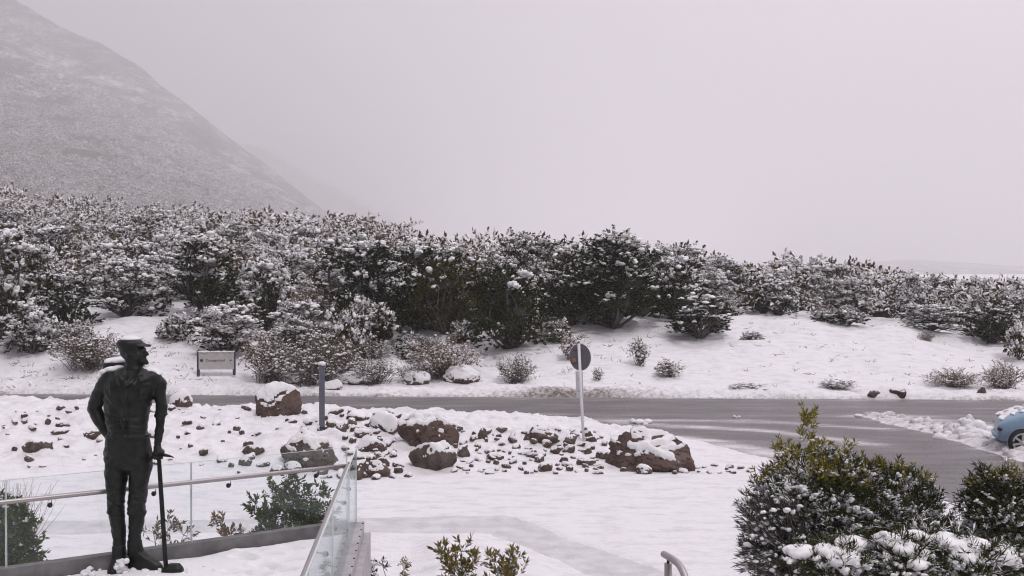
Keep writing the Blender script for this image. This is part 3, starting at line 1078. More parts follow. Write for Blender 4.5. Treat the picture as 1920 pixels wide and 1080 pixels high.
for i in range(2):
    twiggy('sprig%d' % i, 640 + i, 1.0, .8, 22, M_leaf_brown, .7, .09, .03, 6)

def plant(key, name, label, cat, px, Y, H, W, rz=None, group=None, rng=random, z=None, dz=-.06):
    X = (px - 960) / F * Y
    if z is None:
        z = float(ground_z(np.array([X]), np.array([Y]))[0])
    cr, sn, tr, h0, w0 = PROTO[key]
    r = thing(name, label, cat, (X, Y, z + dz), rng.uniform(0, 6.28) if rz is None else rz, group)
    sx = W / w0
    r.scale = (sx, sx * rng.uniform(.9, 1.1), H / h0)
    stem_name = 'stem' if key[:4] in ('twig', 'spri', 'low0', 'low1', 'low2') else 'trunk'
    link('crown', cr, r)
    tag(link('snow_cover', sn, r), kind='stuff')
    link(stem_name, tr, r)
    return r

# ------------------------------------------------------------------ trees and shrubs beyond the road
random.seed(5)
FRONT = [
    # key, name, px, Y, top row, width px, label
    ('dark3', 'evergreen_tree', 10, 45.5, 420, 175, 'dark snow-capped evergreen tree at the left end, above the snow mound'),
    ('dark1', 'evergreen_tree', 128, 47.5, 505, 120, 'rounded dark evergreen with olive underside behind the shrub at the statue head'),
    ('twig0', 'leafy_shrub', 168, 42.6, 603, 135, 'open olive-brown shrub dusted with snow beside the statue head'),
    ('frost1', 'evergreen_tree', 235, 50.5, 476, 150, 'frosted tree standing over the small snow clearing above the statue'),
    ('dark2', 'evergreen_tree', 385, 51, 430, 175, 'dark tree with snowy branch tips up the slope from the notice board'),
    ('dark0', 'evergreen_tree', 497, 48.5, 503, 80, 'small dense dark round tree half buried in snowy shrubs'),
    ('laden0', 'snowy_shrub', 428, 44.5, 562, 165, 'broad snow-laden shrub right behind the notice board'),
    ('twig1', 'twiggy_shrub', 505, 41.6, 606, 110, 'brownish twiggy shrub just right of the notice board'),
    ('twig2', 'twiggy_shrub', 590, 41.5, 600, 190, 'largest bare twiggy shrub, behind the blue-grey post'),
    ('twig0', 'twiggy_shrub', 700, 41.5, 660, 85, 'low twiggy shrub right of the blue-grey post behind white boulders'),
    ('tier0', 'evergreen_tree', 695, 49.5, 440, 180, 'dark tree carrying thick white snow pads left of the olive tree'),
    ('low0', 'low_shrub', 690, 46.5, 560, 150, 'wide low shrub under thick snow below the snow-padded tree'),
    ('low1', 'low_shrub', 640, 45.0, 585, 90, 'small dark shrub holding snow above the twiggy shrub'),
    ('olive0', 'evergreen_tree', 835, 49, 478, 155, 'dark olive tree with bare green flank at the middle of the slope'),
    ('olive1', 'evergreen_tree', 960, 46.8, 500, 190, 'dense dark green tree reaching lowest down the slope at centre'),
    ('dark1', 'evergreen_tree', 1070, 51, 455, 130, 'dark tree squeezed between the centre tree and the tallest one'),
    ('tier1', 'evergreen_tree', 1150, 50.5, 428, 215, 'tallest dark tree with layered snowy branches above the round sign'),
    ('frost0', 'evergreen_tree', 1000, 56, 428, 170, 'grey frosted tree rising behind the dense centre tree'),
    ('dark2', 'low_shrub', 1312, 48.8, 545, 140, 'low dark spreading shrub at the edge of the smooth snow slope'),
    ('frost2', 'evergreen_tree', 1275, 57, 450, 130, 'frosted tree to the right of the tallest dark tree'),
    ('frost3', 'evergreen_tree', 1345, 62, 475, 120, 'pale frosted tree on the skyline dip right of the tallest tree'),
    ('low2', 'low_shrub', 1410, 47.8, 620, 52, 'small lone grey-green shrub at the top of the smooth slope'),
    ('dark3', 'evergreen_tree', 1458, 56, 518, 100, 'round dark-bellied shrub above the lone grey-green shrub'),
    ('low0', 'low_shrub', 1580, 52, 575, 110, 'snow-flattened shrub on the brow of the right slope'),
    ('frost1', 'evergreen_tree', 1745, 52, 565, 130, 'frosted shrub at the front of the right-hand thicket'),
    ('dark0', 'evergreen_tree', 1862, 51, 570, 130, 'dark snow-topped shrub in front near the right end of thicket'),
    ('low1', 'low_shrub', 1912, 47, 605, 70, 'dark low shrub standing last at the right edge of thicket'),
    ('twig1', 'twiggy_shrub', 832, 42.4, 618, 140, 'tall loose twiggy shrub above the white boulders at mid verge'),
    ('twig2', 'twiggy_shrub', 965, 41.3, 655, 85, 'compact brown shrub at the foot of slope below the centre tree'),
    ('twig0', 'twiggy_shrub', 775, 41.6, 668, 70, 'thin twiggy shrub rising behind the small white boulder'),
    ('twig1', 'twiggy_shrub', 1790, 40.6, 683, 100, 'grey twiggy shrub on the verge behind two dark stones'),
    ('twig2', 'twiggy_shrub', 1885, 40.3, 668, 80, 'grey twiggy shrub on the verge nearest the blue car'),
    ('sprig0', 'sapling', 1200, 43.4, 622, 32, 'upright spindly sapling alone on the slope right of the round sign'),
    ('sprig1', 'low_shrub', 1258, 41.8, 668, 55, 'sparse shrub leaning down the slope below the spindly sapling'),
    ('sprig0', 'sapling', 1122, 41.3, 683, 16, 'tiny dark sapling just right of the round sign'),
    ('sprig1', 'low_shrub', 1575, 40.2, 706, 55, 'low twiggy tuft of shrub left of two dark verge stones'),
    ('sprig0', 'low_shrub', 1400, 40.3, 716, 64, 'flat sparse shrub on the verge below the smooth slope'),
    ('sprig1', 'low_shrub', 1070, 44.8, 618, 40, 'small twiggy shrub under the tallest dark tree'),
    ('sprig0', 'low_shrub', 640, 43.3, 640, 60, 'low leafy sprig between the twiggy shrub and snowy slope'),
    ('sprig1', 'low_shrub', 306, 45.6, 606, 26, 'small dark twig of a shrub alone in the clearing above the statue'),
    ('laden2', 'snowy_shrub', 560, 46.5, 560, 130, 'snow-laden shrub above the largest twiggy shrub'),
    ('laden1', 'snowy_shrub', 60, 44.6, 560, 110, 'tangled snowy shrub at foot of the left-end evergreen'),
]
placed = []
for key, name, px, Y, top, wpx, label in FRONT:
    X, Y, z = on_ground(px, Y)
    H = (EYE + (HOR - top) / F * Y - z) * .93
    W = wpx / F * Y
    plant(key, name, label, 'tree' if 'tree' in name else 'shrub', px, Y, H, W, z=z)
    placed.append((X, Y, W * .42))

SPILL = [(840, 1060, 600, 655, 12, 'low snow-dusted scrub plant beneath the dense dark centre tree', 'low scrub below the centre tree'),
         (560, 840, 585, 690, 46, 'low snow-dusted scrub plant spilling down the bank above the white boulders', 'low scrub above the white boulders'),
         (60, 215, 605, 672, 6, 'low snow-dusted scrub plant at the edge of clearing above the statue', 'low scrub round the clearing'),
         (330, 470, 600, 655, 6, 'low snow-dusted scrub plant at the foot of the snow-laden shrub', 'low scrub behind the notice board'),
         (1235, 1400, 592, 628, 5, 'low snow-dusted scrub plant beside the low dark spreading shrub', 'low scrub at the brow'),
         (1450, 1690, 560, 606, 11, 'low snow-dusted scrub plant beside the snow-flattened shrub', 'low scrub on the right brow'),
         (1690, 1910, 592, 640, 9, 'low snow-dusted scrub plant along the foot of right-hand thicket', 'low scrub below the right thicket')]
rs = np.random.RandomState(19)
for x0, x1, r0, r1, n_, lab, grp in SPILL:
    for _ in range(n_):
        px, row = rs.uniform(x0, x1), rs.uniform(r0, r1)
        X, Y, z = ray_hit(px, row, 39.5)
        if Y > 58:
            continue
        k = ['low0', 'low1', 'low2', 'twig0', 'twig2', 'laden0'][rs.randint(6)]
        h = rs.uniform(.35, 1.0)
        plant(k, 'scrub_plant', lab, 'shrub', px, Y, h, h * rs.uniform(1.3, 2.1), rz=rs.uniform(0, 6.28), group=grp, z=z)

def skyline(px):
    return np.interp(px, [-300, 0, 130, 260, 400, 550, 660, 760, 850, 930, 1000, 1080, 1200, 1280, 1380, 1450, 1560, 1700, 1830, 1920, 2300],
                     [280, 330, 350, 372, 385, 388, 395, 402, 425, 440, 432, 432, 452, 462, 492, 482, 488, 512, 520, 528, 545])
def treeline(px):
    return np.interp(px, [-300, 0, 200, 400, 560, 700, 850, 1000, 1100, 1260, 1360, 1480, 1600, 1750, 1860, 1960, 2300],
                     [46, 46.5, 53, 51, 47.5, 48, 50, 50, 52, 51, 56, 58, 56, 53, 50.5, 49, 48])
rng = np.random.RandomState(11)
WOOD_KEYS = {'left': ['twig1', 'twig2', 'dark1', 'dark3', 'dark2', 'laden0', 'laden1', 'laden2', 'frost0', 'laden3', 'frost2', 'laden1', 'laden3', 'frost3', 'dark3', 'laden0', 'laden2'],
             'mid': ['twig0', 'dark2', 'dark0', 'tier0', 'laden1', 'frost0', 'frost1', 'dark2', 'frost2', 'dark3', 'frost3', 'tier1', 'dark1'],
             'right': ['twig1', 'laden3', 'frost0', 'frost1', 'frost2', 'frost3', 'laden1', 'dark2', 'laden2']}
REGIONS = [
    (-200, 130, 0, 'snow-laden tree in the thicket above the left-end evergreen', 'thicket trees at the left end'),
    (130, 330, 0, 'snow-dusted tree in the thicket up the slope behind the statue head', 'thicket trees behind the statue head'),
    (330, 480, 0, 'snow-dusted tree in the thicket high above the notice board', 'thicket trees above the notice board'),
    (480, 640, 0, 'snow-dusted tree in the thicket high above the blue-grey post', 'thicket trees above the blue-grey post'),
    (640, 800, 0, 'frosted tree in the thicket rising behind the snow-padded tree', 'thicket trees behind the snow-padded tree'),
    (800, 1060, 0, 'frosted tree in the thicket behind the dense dark centre tree', 'thicket trees behind the centre tree'),
    (1060, 1240, 0, 'frosted tree half hidden behind the tallest dark tree', 'thicket trees behind the tallest tree'),
    (1240, 1460, 0, 'frosted tree in the thicket above the brow of smooth snow slope', 'thicket trees above the smooth slope'),
    (1460, 1700, 0, 'snow-dusted shrubby tree in the low thicket above the snow-flattened shrub', 'thicket trees on the right skyline'),
    (1700, 2100, 0, 'snow-dusted shrubby tree in the low thicket at the far right end', 'thicket trees at the right end')]
def region(px):
    for a_, b_, _, lab, grp in REGIONS:
        if a_ <= px < b_:
            return lab, grp
cands = []
for _ in range(9000):
    px = rng.uniform(-70, 1990)
    Y = 46 + (128 - 46) * rng.rand() ** .75
    if Y < treeline(px) + .8:
        continue
    cands.append((px, Y))
far_pts = []
n_single = 0
for px, Y in cands:
    X = (px - 960) / F * Y
    sp = 1.0 + .006 * (Y - 46)
    if any((X - a) ** 2 + (Y - b) ** 2 < (sp + c * .55) ** 2 for a, b, c in placed):
        continue
    z = float(ground_z(np.array([X]), np.array([Y]))[0])
    cap = EYE + (HOR - skyline(px)) / F * Y - z          # tallest that keeps the skyline
    H = rng.uniform(1.5, 3.0) if px < 480 else (rng.uniform(1.9, 3.6) if px < 640 else rng.uniform(2.4, 4.1))
    H *= rng.uniform(.72, 1.3)
    H = min(H, cap * .93 + rng.uniform(-1.3, .35))
    if H < 1.0:
        continue
    W = H * rng.uniform(.8, 1.3)
    side = 'left' if px < 620 else ('mid' if px < 1240 else 'right')
    # on flat ground only the first rows can be seen
    depth = Y - treeline(px)
    lim = {'left': 48, 'mid': 26, 'right': 24}[side]
    placed.append((X, Y, W * .45))
    if depth < lim and n_single < 290:
        ks = WOOD_KEYS[side]
        plant(ks[rng.randint(len(ks))], 'thicket_tree', region(px)[0], 'tree', px, Y, H, W, rz=rng.uniform(0, 6.28), group=region(px)[1], z=z)
        n_single += 1
    else:
        far_pts.append((X, Y, z, H, W))
print('thicket trees', n_single, 'far', len(far_pts))

def scatter_clumps(name, pts, label, nl, ll, lw, nb, bs, seed, leafm):
    """one joined mass of small far crowns"""
    rng = np.random.RandomState(seed)
    kinds = []
    for i in range(5):
        lob = tree_lobes(rng, 1, 1, 7, 'round')
        lv, sn, wd = lobed_plant(rng, lob, nl, 3, ll, lw, .10, .9, bs, .02, ref=OCT, snow_max=nb)
        kinds.append((lv, sn))
    vs, fq, vt, ft = [], [], [], []
    nv = 0
    allv, quads, tris = [], [], []
    for j, (X, Y, z, H, W) in enumerate(pts):
        lv, sn = kinds[j % 5]
        a = rng.uniform(0, 6.28)
        M = np.array([[math.cos(a) * W, -math.sin(a) * W, 0], [math.sin(a) * W, math.cos(a) * W, 0], [0, 0, H]])
        for (v, f), store in ((lv, quads), (sn, tris)):
            if len(v) == 0:
                continue
            allv.append(v @ M.T + np.array([X, Y, z - .1]))
            store.append(f + nv)
            nv += len(v)
    me = mesh_np(name, np.concatenate(allv), [np.concatenate(quads), np.concatenate(tris)], [leafm, M_snow_soft], midx=[0, 1])
    return tag(link(name, me), label, None, None, 'stuff')
if far_pts:
    scatter_clumps('distant_woodland', far_pts, 'hazy snow-dusted woodland filling in behind the nearer thicket trees', 300, .11, .045, 60, .03, 70, M_leaf_heavy)
# scrub on the lower mountainside
sc = []
rng = np.random.RandomState(23)
while len(sc) < 6500:
    Y = 560 + 1500 * rng.rand() ** 1.2
    a = rng.uniform(-.50, -.14)
    X = a * Y
    if vnoise(X * .02, Y * .006, 40) < .05 + .75 * rng.rand() * sstep(700, 1800, Y):
        continue
    z = max(float(mz1(np.array([X]), np.array([Y]))[0]), float(hill(np.array([X]), np.array([Y]))[0]))
    if z > 4.5 + (.13 + .10 * rng.rand()) * Y:
        continue
    s = rng.uniform(.0020, .0052) * Y + 1.0
    sc.append((X, Y, z, s * .75, s * 1.25))
scatter_clumps('mountain_scrub', sc, 'snowy scrub covering the lower mountainside', 60, .22, .10, 16, .08, 80, M_leaf_scrub)

# dry grass and twigs that stick out of the slope's snow
rng = np.random.RandomState(31)
gP, gE = [], []
tuft = []
for _ in range(230):
    px, Y = rng.uniform(560, 1960), rng.uniform(40.3, 53)
    if px < 1000 and Y > 46:
        continue
    tuft.append(((px - 960) / F * Y, Y, rng.uniform(.4, 1)))
for _ in range(160):
    px, Y = rng.uniform(0, 420), rng.uniform(40.5, 46)
    tuft.append(((px - 960) / F * Y, Y, rng.uniform(.4, 1)))
tx = np.array([t[0] for t in tuft]); ty = np.array([t[1] for t in tuft])
tz = ground_z(tx, ty)
for (x, y, s), z in zip(tuft, tz):
    for _ in range(rng.randint(2, 8)):
        b = np.array([x, y, z - .03]) + rng.normal(size=3) * np.array([.10, .06, 0])
        gP.append(b)
        gE.append(b + np.array([rng.normal() * .16, rng.normal() * .1, rng.uniform(.03, .15) + (.2 * rng.rand() if rng.rand() < .12 else 0)]) * s)
gP, gE = np.array(gP), np.array(gE)
v, q = tubes(bend(gP, gE, rng, 4, .25), np.linspace(1, .4, 4)[None] * .012 * np.ones((len(gP), 1)), 3)
tag(link('dry_grass', mesh_np('dry_grass', v, [q], [M_grass])), 'sparse dry grass and twigs sticking out of the snow slope', None, None, 'stuff')

# ------------------------------------------------------------------ stones on the bank and along the verge
def rock_mesh(seed, m, cap=.05, cut=.18, squash=(1, .9, .75), hi=False, snow_lo=.25, patchy=.5):
    rng = np.random.RandomState(seed)
    v0, f0 = ICO4 if hi else ICO3
    pn = unit(rng.normal(size=(16, 3)))
    pd = rng.uniform(1 - cut * 2.4, 1.0, 16)
    dots = v0 @ pn.T
    with np.errstate(divide='ignore'):
        r = np.where(dots > .12, pd[None] / np.maximum(dots, .12), 9).min(1)
    r = np.minimum(r, 1.08)
    fn = np.array([mnoise.fractal(Vector(p * 1.9 + seed), .85, 2.2, 6) for p in v0])
    f2 = np.array([abs(mnoise.noise(Vector(p * np.array([3.2, 3.2, 6.5]) + seed * 2.0))) for p in v0])
    r = r * (1 + .10 * fn - .12 * np.maximum(0, .10 - f2) / .10)
    v = v0 * r[:, None] * np.array(squash)
    me = mesh_np('rock', v, [f0], [m], smooth=True)
    try:
        me.set_sharp_from_angle(angle=R(28))
    except Exception:
        pass
    nrm = np.empty(len(v) * 3, np.float32)
    me.vertices.foreach_get('normal', nrm)
    nrm = nrm.reshape(-1, 3)
    n2 = np.array([mnoise.fractal(Vector(p * np.array([2.2, 2.2, 4.2]) + seed + 9.0), .9, 2.1, 4) for p in v0])
    fs = np.array([mnoise.fractal(Vector(p * 1.9 + seed), .85, 2.2, 2) for p in v0])
    dd = np.sort(np.where(dots > .12, pd[None] / np.maximum(dots, .12), 9), 1)[:, :3].mean(1)
    vs_ = v0 * (np.minimum(dd, 1.08) * .35 + np.minimum(np.sort(np.where(dots > .12, pd[None] / np.maximum(dots, .12), 9), 1)[:, 0], 1.08) * .65)[:, None] * (1 + .15 * fs)[:, None] * np.array(squash)
    ns_ = unit(vs_ / np.array(squash) ** 2)
    e = .5 * nrm[:, 2] + .5 * ns_[:, 2] + patchy * n2
    w = sstep(snow_lo, snow_lo + .3, e)
    off = (-.05 + (cap + .05) * w)
    sv = np.where((w > .5)[:, None], vs_ * .6 + v * .4, v) + unit(nrm * .3 + np.array([0, 0, .8])) * off[:, None]
    sv = np.where(w[:, None] > 0, sv, v * .9)
    keep = (w[f0] > 0).any(1)
    sm = mesh_np('rock_snow', sv, [f0[keep]], [M_snow], smooth=True)
    return me, sm

BOULDERS = [
    # px, base row, width px, height px, seed, label, depth factor, snow_lo, patchy, squash
    (515, 785, 92, 60, 3, 'brown half-bare boulder with a sloping snow side left of the blue-grey post', .9, .55, .6),
    (575, 884, 142, 80, 14, 'broad brown boulder behind the glass corner, snow in its clefts', .8, .55, .5),
    (800, 838, 104, 72, 25, 'tall reddish boulder streaked with snow at the middle of the bank', .8, .52, .7),
    (808, 886, 86, 60, 36, 'dark cracked boulder at the foot of the reddish streaked boulder', .8, .45, .5),
    (1215, 888, 160, 92, 47, 'largest brown boulder with snowy top at right end of the bank', .75, .60, .55),
    (720, 818, 60, 36, 58, 'white snow-domed boulder beside the tall reddish boulder', .9, -.05, .4),
    (1010, 833, 70, 30, 69, 'low dark boulder left of the round sign post', .8, .55, .5),
    (905, 826, 22, 22, 70, 'upright dark stone alone between reddish boulder and round sign', .8, .8, .3),
    (545, 893, 40, 22, 82, 'dark stone touching the foot of the broad boulder behind glass', .8, .4, .4),
    (330, 768, 44, 34, 81, 'snow-covered stone on the bank just right of the statue', .9, -.05, .4),
    (665, 790, 50, 18, 92, 'flat snow-covered slab on the bank right of the blue-grey post', 1.2, .1, .4),
    (700, 900, 62, 36, 93, 'speckled brown stone at foot of the bank near the glass corner', .8, .5, .7),
    (668, 905, 30, 30, 104, 'small upright brown stone at the bank foot touching the glass corner', .8, .8, .4),
    (690, 850, 60, 30, 95, 'snow-covered stone in the bank above the speckled brown stone', .9, .05, .4),
    (60, 850, 60, 26, 96, 'long dark stone in the bank at left edge behind the statue', .8, .4, .4),
    (165, 825, 40, 14, 97, 'flat dark stone level with the elbow of the statue', .8, .5, .4),
    (470, 857, 50, 22, 98, 'dark flat stone left of the broad boulder behind the glass', .8, .45, .4),
    (1020, 888, 34, 20, 99, 'rounded dark stone at the bank foot below the round sign', .8, .4, .4),
    (1100, 878, 34, 16, 110, 'small brown stone at the bank foot just left of the largest boulder', .8, .5, .4),
    (1208, 893, 34, 22, 111, 'snow-capped stone leaning against the front of the largest boulder', .8, .2, .4),
    (930, 868, 36, 14, 112, 'flat brown stone low on the bank right of the dark cracked boulder', .8, .5, .4),
    (848, 812, 46, 16, 113, 'flat brown slab behind the tall reddish boulder', .8, .4, .4),
    # beyond the road
    (665, 724, 68, 27, 121, 'long white snow-covered boulder on the far verge right of the post', .8, -.2, .2),
    (779, 726, 50, 32, 122, 'small round white boulder on the far verge between two longer ones', .8, -.15, .3),
    (866, 722, 84, 32, 123, 'white boulder with a dark open side on the far verge', .7, -.02, .3),
    (553, 722, 60, 30, 124, 'snow-covered boulder on the far verge below the largest twiggy shrub', .8, -.3, .2),
    (620, 734, 36, 20, 125, 'low snow hump of a stone on the far verge beside the blue-grey post', .8, -.3, .2),
    (1641, 748, 34, 14, 126, 'dark stone on the far verge, left one of the pair', .8, .8, .2),
    (1688, 748, 48, 17, 127, 'dark stone with snow patch on the far verge, right one of the pair', .8, .5, .4),
    (1845, 742, 20, 12, 128, 'small dark stone on the far verge nearest to the blue car', .8, .8, .3),
]
for px, row, w, h, seed, label, dep, slo, pat in BOULDERS:
    X, Y, z = ray_hit(px, row - 3, 15)
    s = Y / F
    ww, hh = w * s, h * s * (.80 if w > 150 else .98)
    hi = w > 70
    me, sm = rock_mesh(seed, M_rock if seed % 2 else M_rock2, .045 if hi else .04, snow_lo=slo, patchy=pat, hi=hi, cut=.2)
    b = thing('boulder', label, 'boulder', (X, Y + ww * dep * .3, z + hh * .16), random.uniform(-.4, .4))
    b.scale = (ww * .53, ww * .5 * dep, hh * .84 / .75)
    link('rock', me, b)
    tag(link('snow_cap', sm, b), kind='stuff')

SMALL = []
for i in range(9):
    sq = ((1, .8, .62), (1, .7, .45), (.9, .9, .85))[i % 3]
    SMALL.append(rock_mesh(300 + i, M_rock if i % 2 else M_rock2, .11, snow_lo=(.3, .5, .65)[i % 3], patchy=.4, squash=sq, cut=.22))
rng = np.random.RandomState(41)
SREG = [(-99, 210, 'small brown stone in the snow at left end of the bank behind the statue', 'small stones behind the statue'),
        (210, 470, 'small brown stone in the snow between the statue and half-bare boulder', 'small stones right of the statue'),
        (470, 620, 'small brown stone in the snow around the blue-grey post and broad boulder', 'small stones around the post'),
        (620, 700, 'small brown stone among those heaped right above the glass corner', 'small stones above the glass corner'),
        (700, 800, 'small brown stone heaped round the snow-domed boulder', 'small stones round the snow-domed boulder'),
        (800, 960, 'small brown stone scattered in snow right of the tall reddish boulder', 'small stones right of the reddish boulder'),
        (960, 1140, 'small brown stone scattered round the foot of the round sign post', 'small stones round the sign post'),
        (1140, 1990, 'small brown stone in the thin snow right of the largest boulder', 'small stones right of the largest boulder')]
def sregion(px):
    for a_, b_, lab, grp in SREG:
        if a_ <= px < b_:
            return lab, grp
done = []
tries = 0
while len(done) < 290 and tries < 20000:
    tries += 1
    q = rng.rand()
    if q < .11:
        px, row = rng.uniform(0, 600), rng.uniform(765, 890)
    elif q < .52:
        px, row = rng.uniform(600, 770), rng.uniform(775, 900)
    else:
        px, row = rng.uniform(840, 1420), rng.uniform(805, 890)
        if px > 1290 and row < 874:
            continue
    if 505 < px < 645 and 808 < row < 880 or 748 < px < 850 and 770 < row < 885 or 1135 < px < 1293 and 803 < row < 884 or 470 < px < 560 and 728 < row < 785:
        continue
    X, Y, z = ray_hit(px, row, 18, 34)
    if Y > 30.6:
        continue
    r = .06 + .17 * rng.rand() ** 2.2 + (.08 * rng.rand() if 600 < px < 770 else 0)
    if px < 480:
        r *= .8
    if any((X - a) ** 2 + ((Y - b) * .8) ** 2 < ((r + c) * .95) ** 2 for a, b, c in done):
        continue
    done.append((X, Y, r))
    sl = sregion(px)
    me, sm = SMALL[rng.randint(9)]
    t = thing('stone', sl[0], 'stone', (X, Y, z + r * .10), rng.uniform(0, 6.28), sl[1])
    t.rotation_euler = (rng.uniform(-.25, .25), rng.uniform(-.25, .25), rng.uniform(0, 6.28))
    t.scale = (r * rng.uniform(.9, 1.6), r * rng.uniform(.8, 1.2), r * rng.uniform(.9, 1.4))
    link('rock', me, t)
    tag(link('snow_cap', sm, t), kind='stuff')
print('stones', len(done))

# ploughed snow ridge and loose snow lumps on the road ------------------------
rng = np.random.RandomState(51)
pts, sz = [], []
for (a, b) in zip(RIDGE[:-1], RIDGE[1:]):
    a, b = np.array(a), np.array(b)
    n = int(np.linalg.norm(b - a) / .045)
    for t in rng.rand(n):
        p = a + (b - a) * t + rng.normal(size=2) * .20
        d = seg_d(np.array([p[0]]), np.array([p[1]]), RIDGE)[0]
        s = rng.uniform(.03, .16) * (1.25 - min(d, .5) * 1.6) * (1.35 if rng.rand() < .06 else 1)
        if s < .03:
            continue
        pts.append((p[0], p[1], s * .25 + .10 * max(0, .35 - d) * 1.2))
        sz.append(s)
v, f = blobs(np.array(pts), np.array(sz), rng, ICO1, .8, .2)
rdg = thing('snow_ridge', 'ridge of ploughed snow lumps lying along the edge of the side road', 'snow ridge')
tag(link('lumps', mesh_np('lumps', v, [f], [M_ridge], smooth=True), rdg), kind='stuff')
bx, by = np.meshgrid(axis([(10.2, 15, .07)]), axis([(22.4, 35, .07)]))
sh_ = bx.shape
bx, by = bx.ravel(), by.ravel()
dr = seg_d(bx, by, RIDGE) + .25 * fbm(bx * 1.2, by * 1.2, 4, 71)
bz = -.05 + .20 * np.exp(-(dr / .42) ** 2) + .05 * fbm(bx * 4, by * 4, 3, 72) * np.exp(-(dr / .6) ** 2)
ii = np.arange(len(bx)).reshape(sh_)
qq = np.stack([ii[:-1, :-1].ravel(), ii[:-1, 1:].ravel(), ii[1:, 1:].ravel(), ii[1:, :-1].ravel()], 1)
qq = qq[(bz[qq] > -.02).any(1)]
link('packed_snow', mesh_np('packed_snow', np.stack([bx, by, bz], 1), [qq], [M_ridge], smooth=True), rdg)
pts, sz = [], []
for _ in range(130):
    p = np.array([12.55, 29.9]) + rng.normal(size=2) * np.array([.28, .3])
    d = np.hypot(*(p - np.array([12.55, 29.9])))
    s = rng.uniform(.06, .2)
    pts.append((p[0], p[1], max(.02, .62 - d * 1.0) * rng.uniform(.25, 1)))
    sz.append(s)
v, f = blobs(np.array(pts), np.array(sz), rng, ICO1, .8, .12)
tag(link('snow_heap', mesh_np('snow_heap', v, [f], [M_snow], smooth=True)), 'heap of ploughed snow just behind the back end of the blue car', 'snow heap')
def snow_lump(px, row, s, label, n=10, wide=1.0):
    X, Y = (px - 960) / F, 0
    Yd = EYE * F / (row - HOR)
    c = np.array([X * Yd, Yd])
    p = np.concatenate([c + rng.normal(size=(n, 2)) * s * np.array([.55 * wide, .5]), rng.uniform(.0, s * .5, (n, 1))], 1)
    v, f = blobs(p, rng.uniform(.4, .8, n) * s, rng, ICO1, .7, .1)
    tag(link('snow_lump', mesh_np('snow_lump', v, [f], [M_snow], smooth=True)), label, 'snow lump')
snow_lump(1383, 783, .09, 'small lone snow lump on the asphalt of main road', 5)
snow_lump(1205, 795, .14, 'flat slushy snow patch on the road behind the largest boulder', 16, 2.2)
snow_lump(1640, 783, .13, 'low broken snow lumps on the road at the tip of snow ridge', 12, 2.0)

# ------------------------------------------------------------------ round sign, post, notice board
def d_at(row, z):
    return (EYE - z) * F / (row - HOR)
# round sign seen from behind
X, Y, z = ray_hit(1095, 828, 20, 34)
s = Y / F
sign = thing('round_sign', 'round traffic sign seen from behind on a leaning white post', 'road sign', (X, Y, z - .15), 0)
tilt = math.atan2(9, 182)
ht = 183 * s + .15
mb = MB().tube([(0, 0, 0), (-math.tan(tilt) * ht, 0, ht)], .036, 14)
link('post', mb.mesh('post', [M_white], True), sign)
cx, cz = -math.tan(tilt) * (ht - 25 * s), ht - 25 * s
yaw = R(-41)
face = thing('x', None, None)
bpy.data.objects.remove(face)
def disc(rad, th, k=40):
    a = np.linspace(0, 2 * np.pi, k, endpoint=False)
    ring = lambda y, r: np.stack([r * np.cos(a), np.full(k, y), r * np.sin(a)], 1)
    return MB().loft([ring(-th / 2, rad), ring(th / 2, rad)])
d = link('sign_disc', disc(25.7 * s, .006).mesh('sign_disc', [M_signback]), sign, (cx + .02, .052, cz), (0, -tilt, yaw))
bevel(d, .002, 1)
rim = MB()
a = np.linspace(0, 2 * np.pi, 41)
rim.tube(np.stack([25.5 * s * np.cos(a), np.zeros(41), 25.5 * s * np.sin(a)], 1), .006, 6)
link('sign_rim', rim.mesh('sign_rim', [M_plate], True), d)
for dz in (.17, -.15):
    mb = MB().box((0, 0, 0), (.34, .02, .025))
    link('bracket', mb.mesh('bracket', [M_darkmetal]), sign, (cx + .01 - dz * .04, .04, cz + dz), (0, -tilt, yaw * .25))
st = MB().box((0, 0, 0), (.10, .003, .085)).mesh('sticker', [M_orange])
link('sticker', st, d, (-.185, -.006, -.07))
pl = MB().box((0, 0, 0), (.26, .005, 50 * s))
p_ = link('lower_plate', pl.mesh('lower_plate', [M_plate]), sign, (cx + .005, .05, cz - 52 * s), (0, -tilt, R(-50)))
bevel(p_, .002, 1)
for dz in (.14, -.16):
    link('clamp', MB().box((0, 0, 0), (.12, .025, .022)).mesh('clamp', [M_alu]), sign, (cx + .012, .03, cz - 52 * s + dz), (0, -tilt, R(-20)))

# blue-grey square post with a snow cap
X, Y, z = ray_hit(603, 806, 20, 34)
s = Y / F
post = thing('marker_post', 'slim blue-grey square post with snow on its top standing in the bank', 'post', (X, Y, z - .1), R(20))
hp = 122 * s + .1
bevel(link('shaft', MB().box((0, 0, hp / 2), (.125, .125, hp)).mesh('shaft', [M_post]), post), .006)
rngp = np.random.RandomState(3)
v, f = blobs(np.array([[0, 0, hp + .02], [.02, .01, hp + .035], [-.03, -.01, hp + .03]]), np.array([.085, .07, .06]), rngp, ICO1, .6, .05)
link('snow_cap', mesh_np('snow_cap', v, [f], [M_snow], smooth=True), post)
link('collar', MB().box((0, 0, .14), (.15, .15, .05)).mesh('collar', [M_darkmetal]), post)

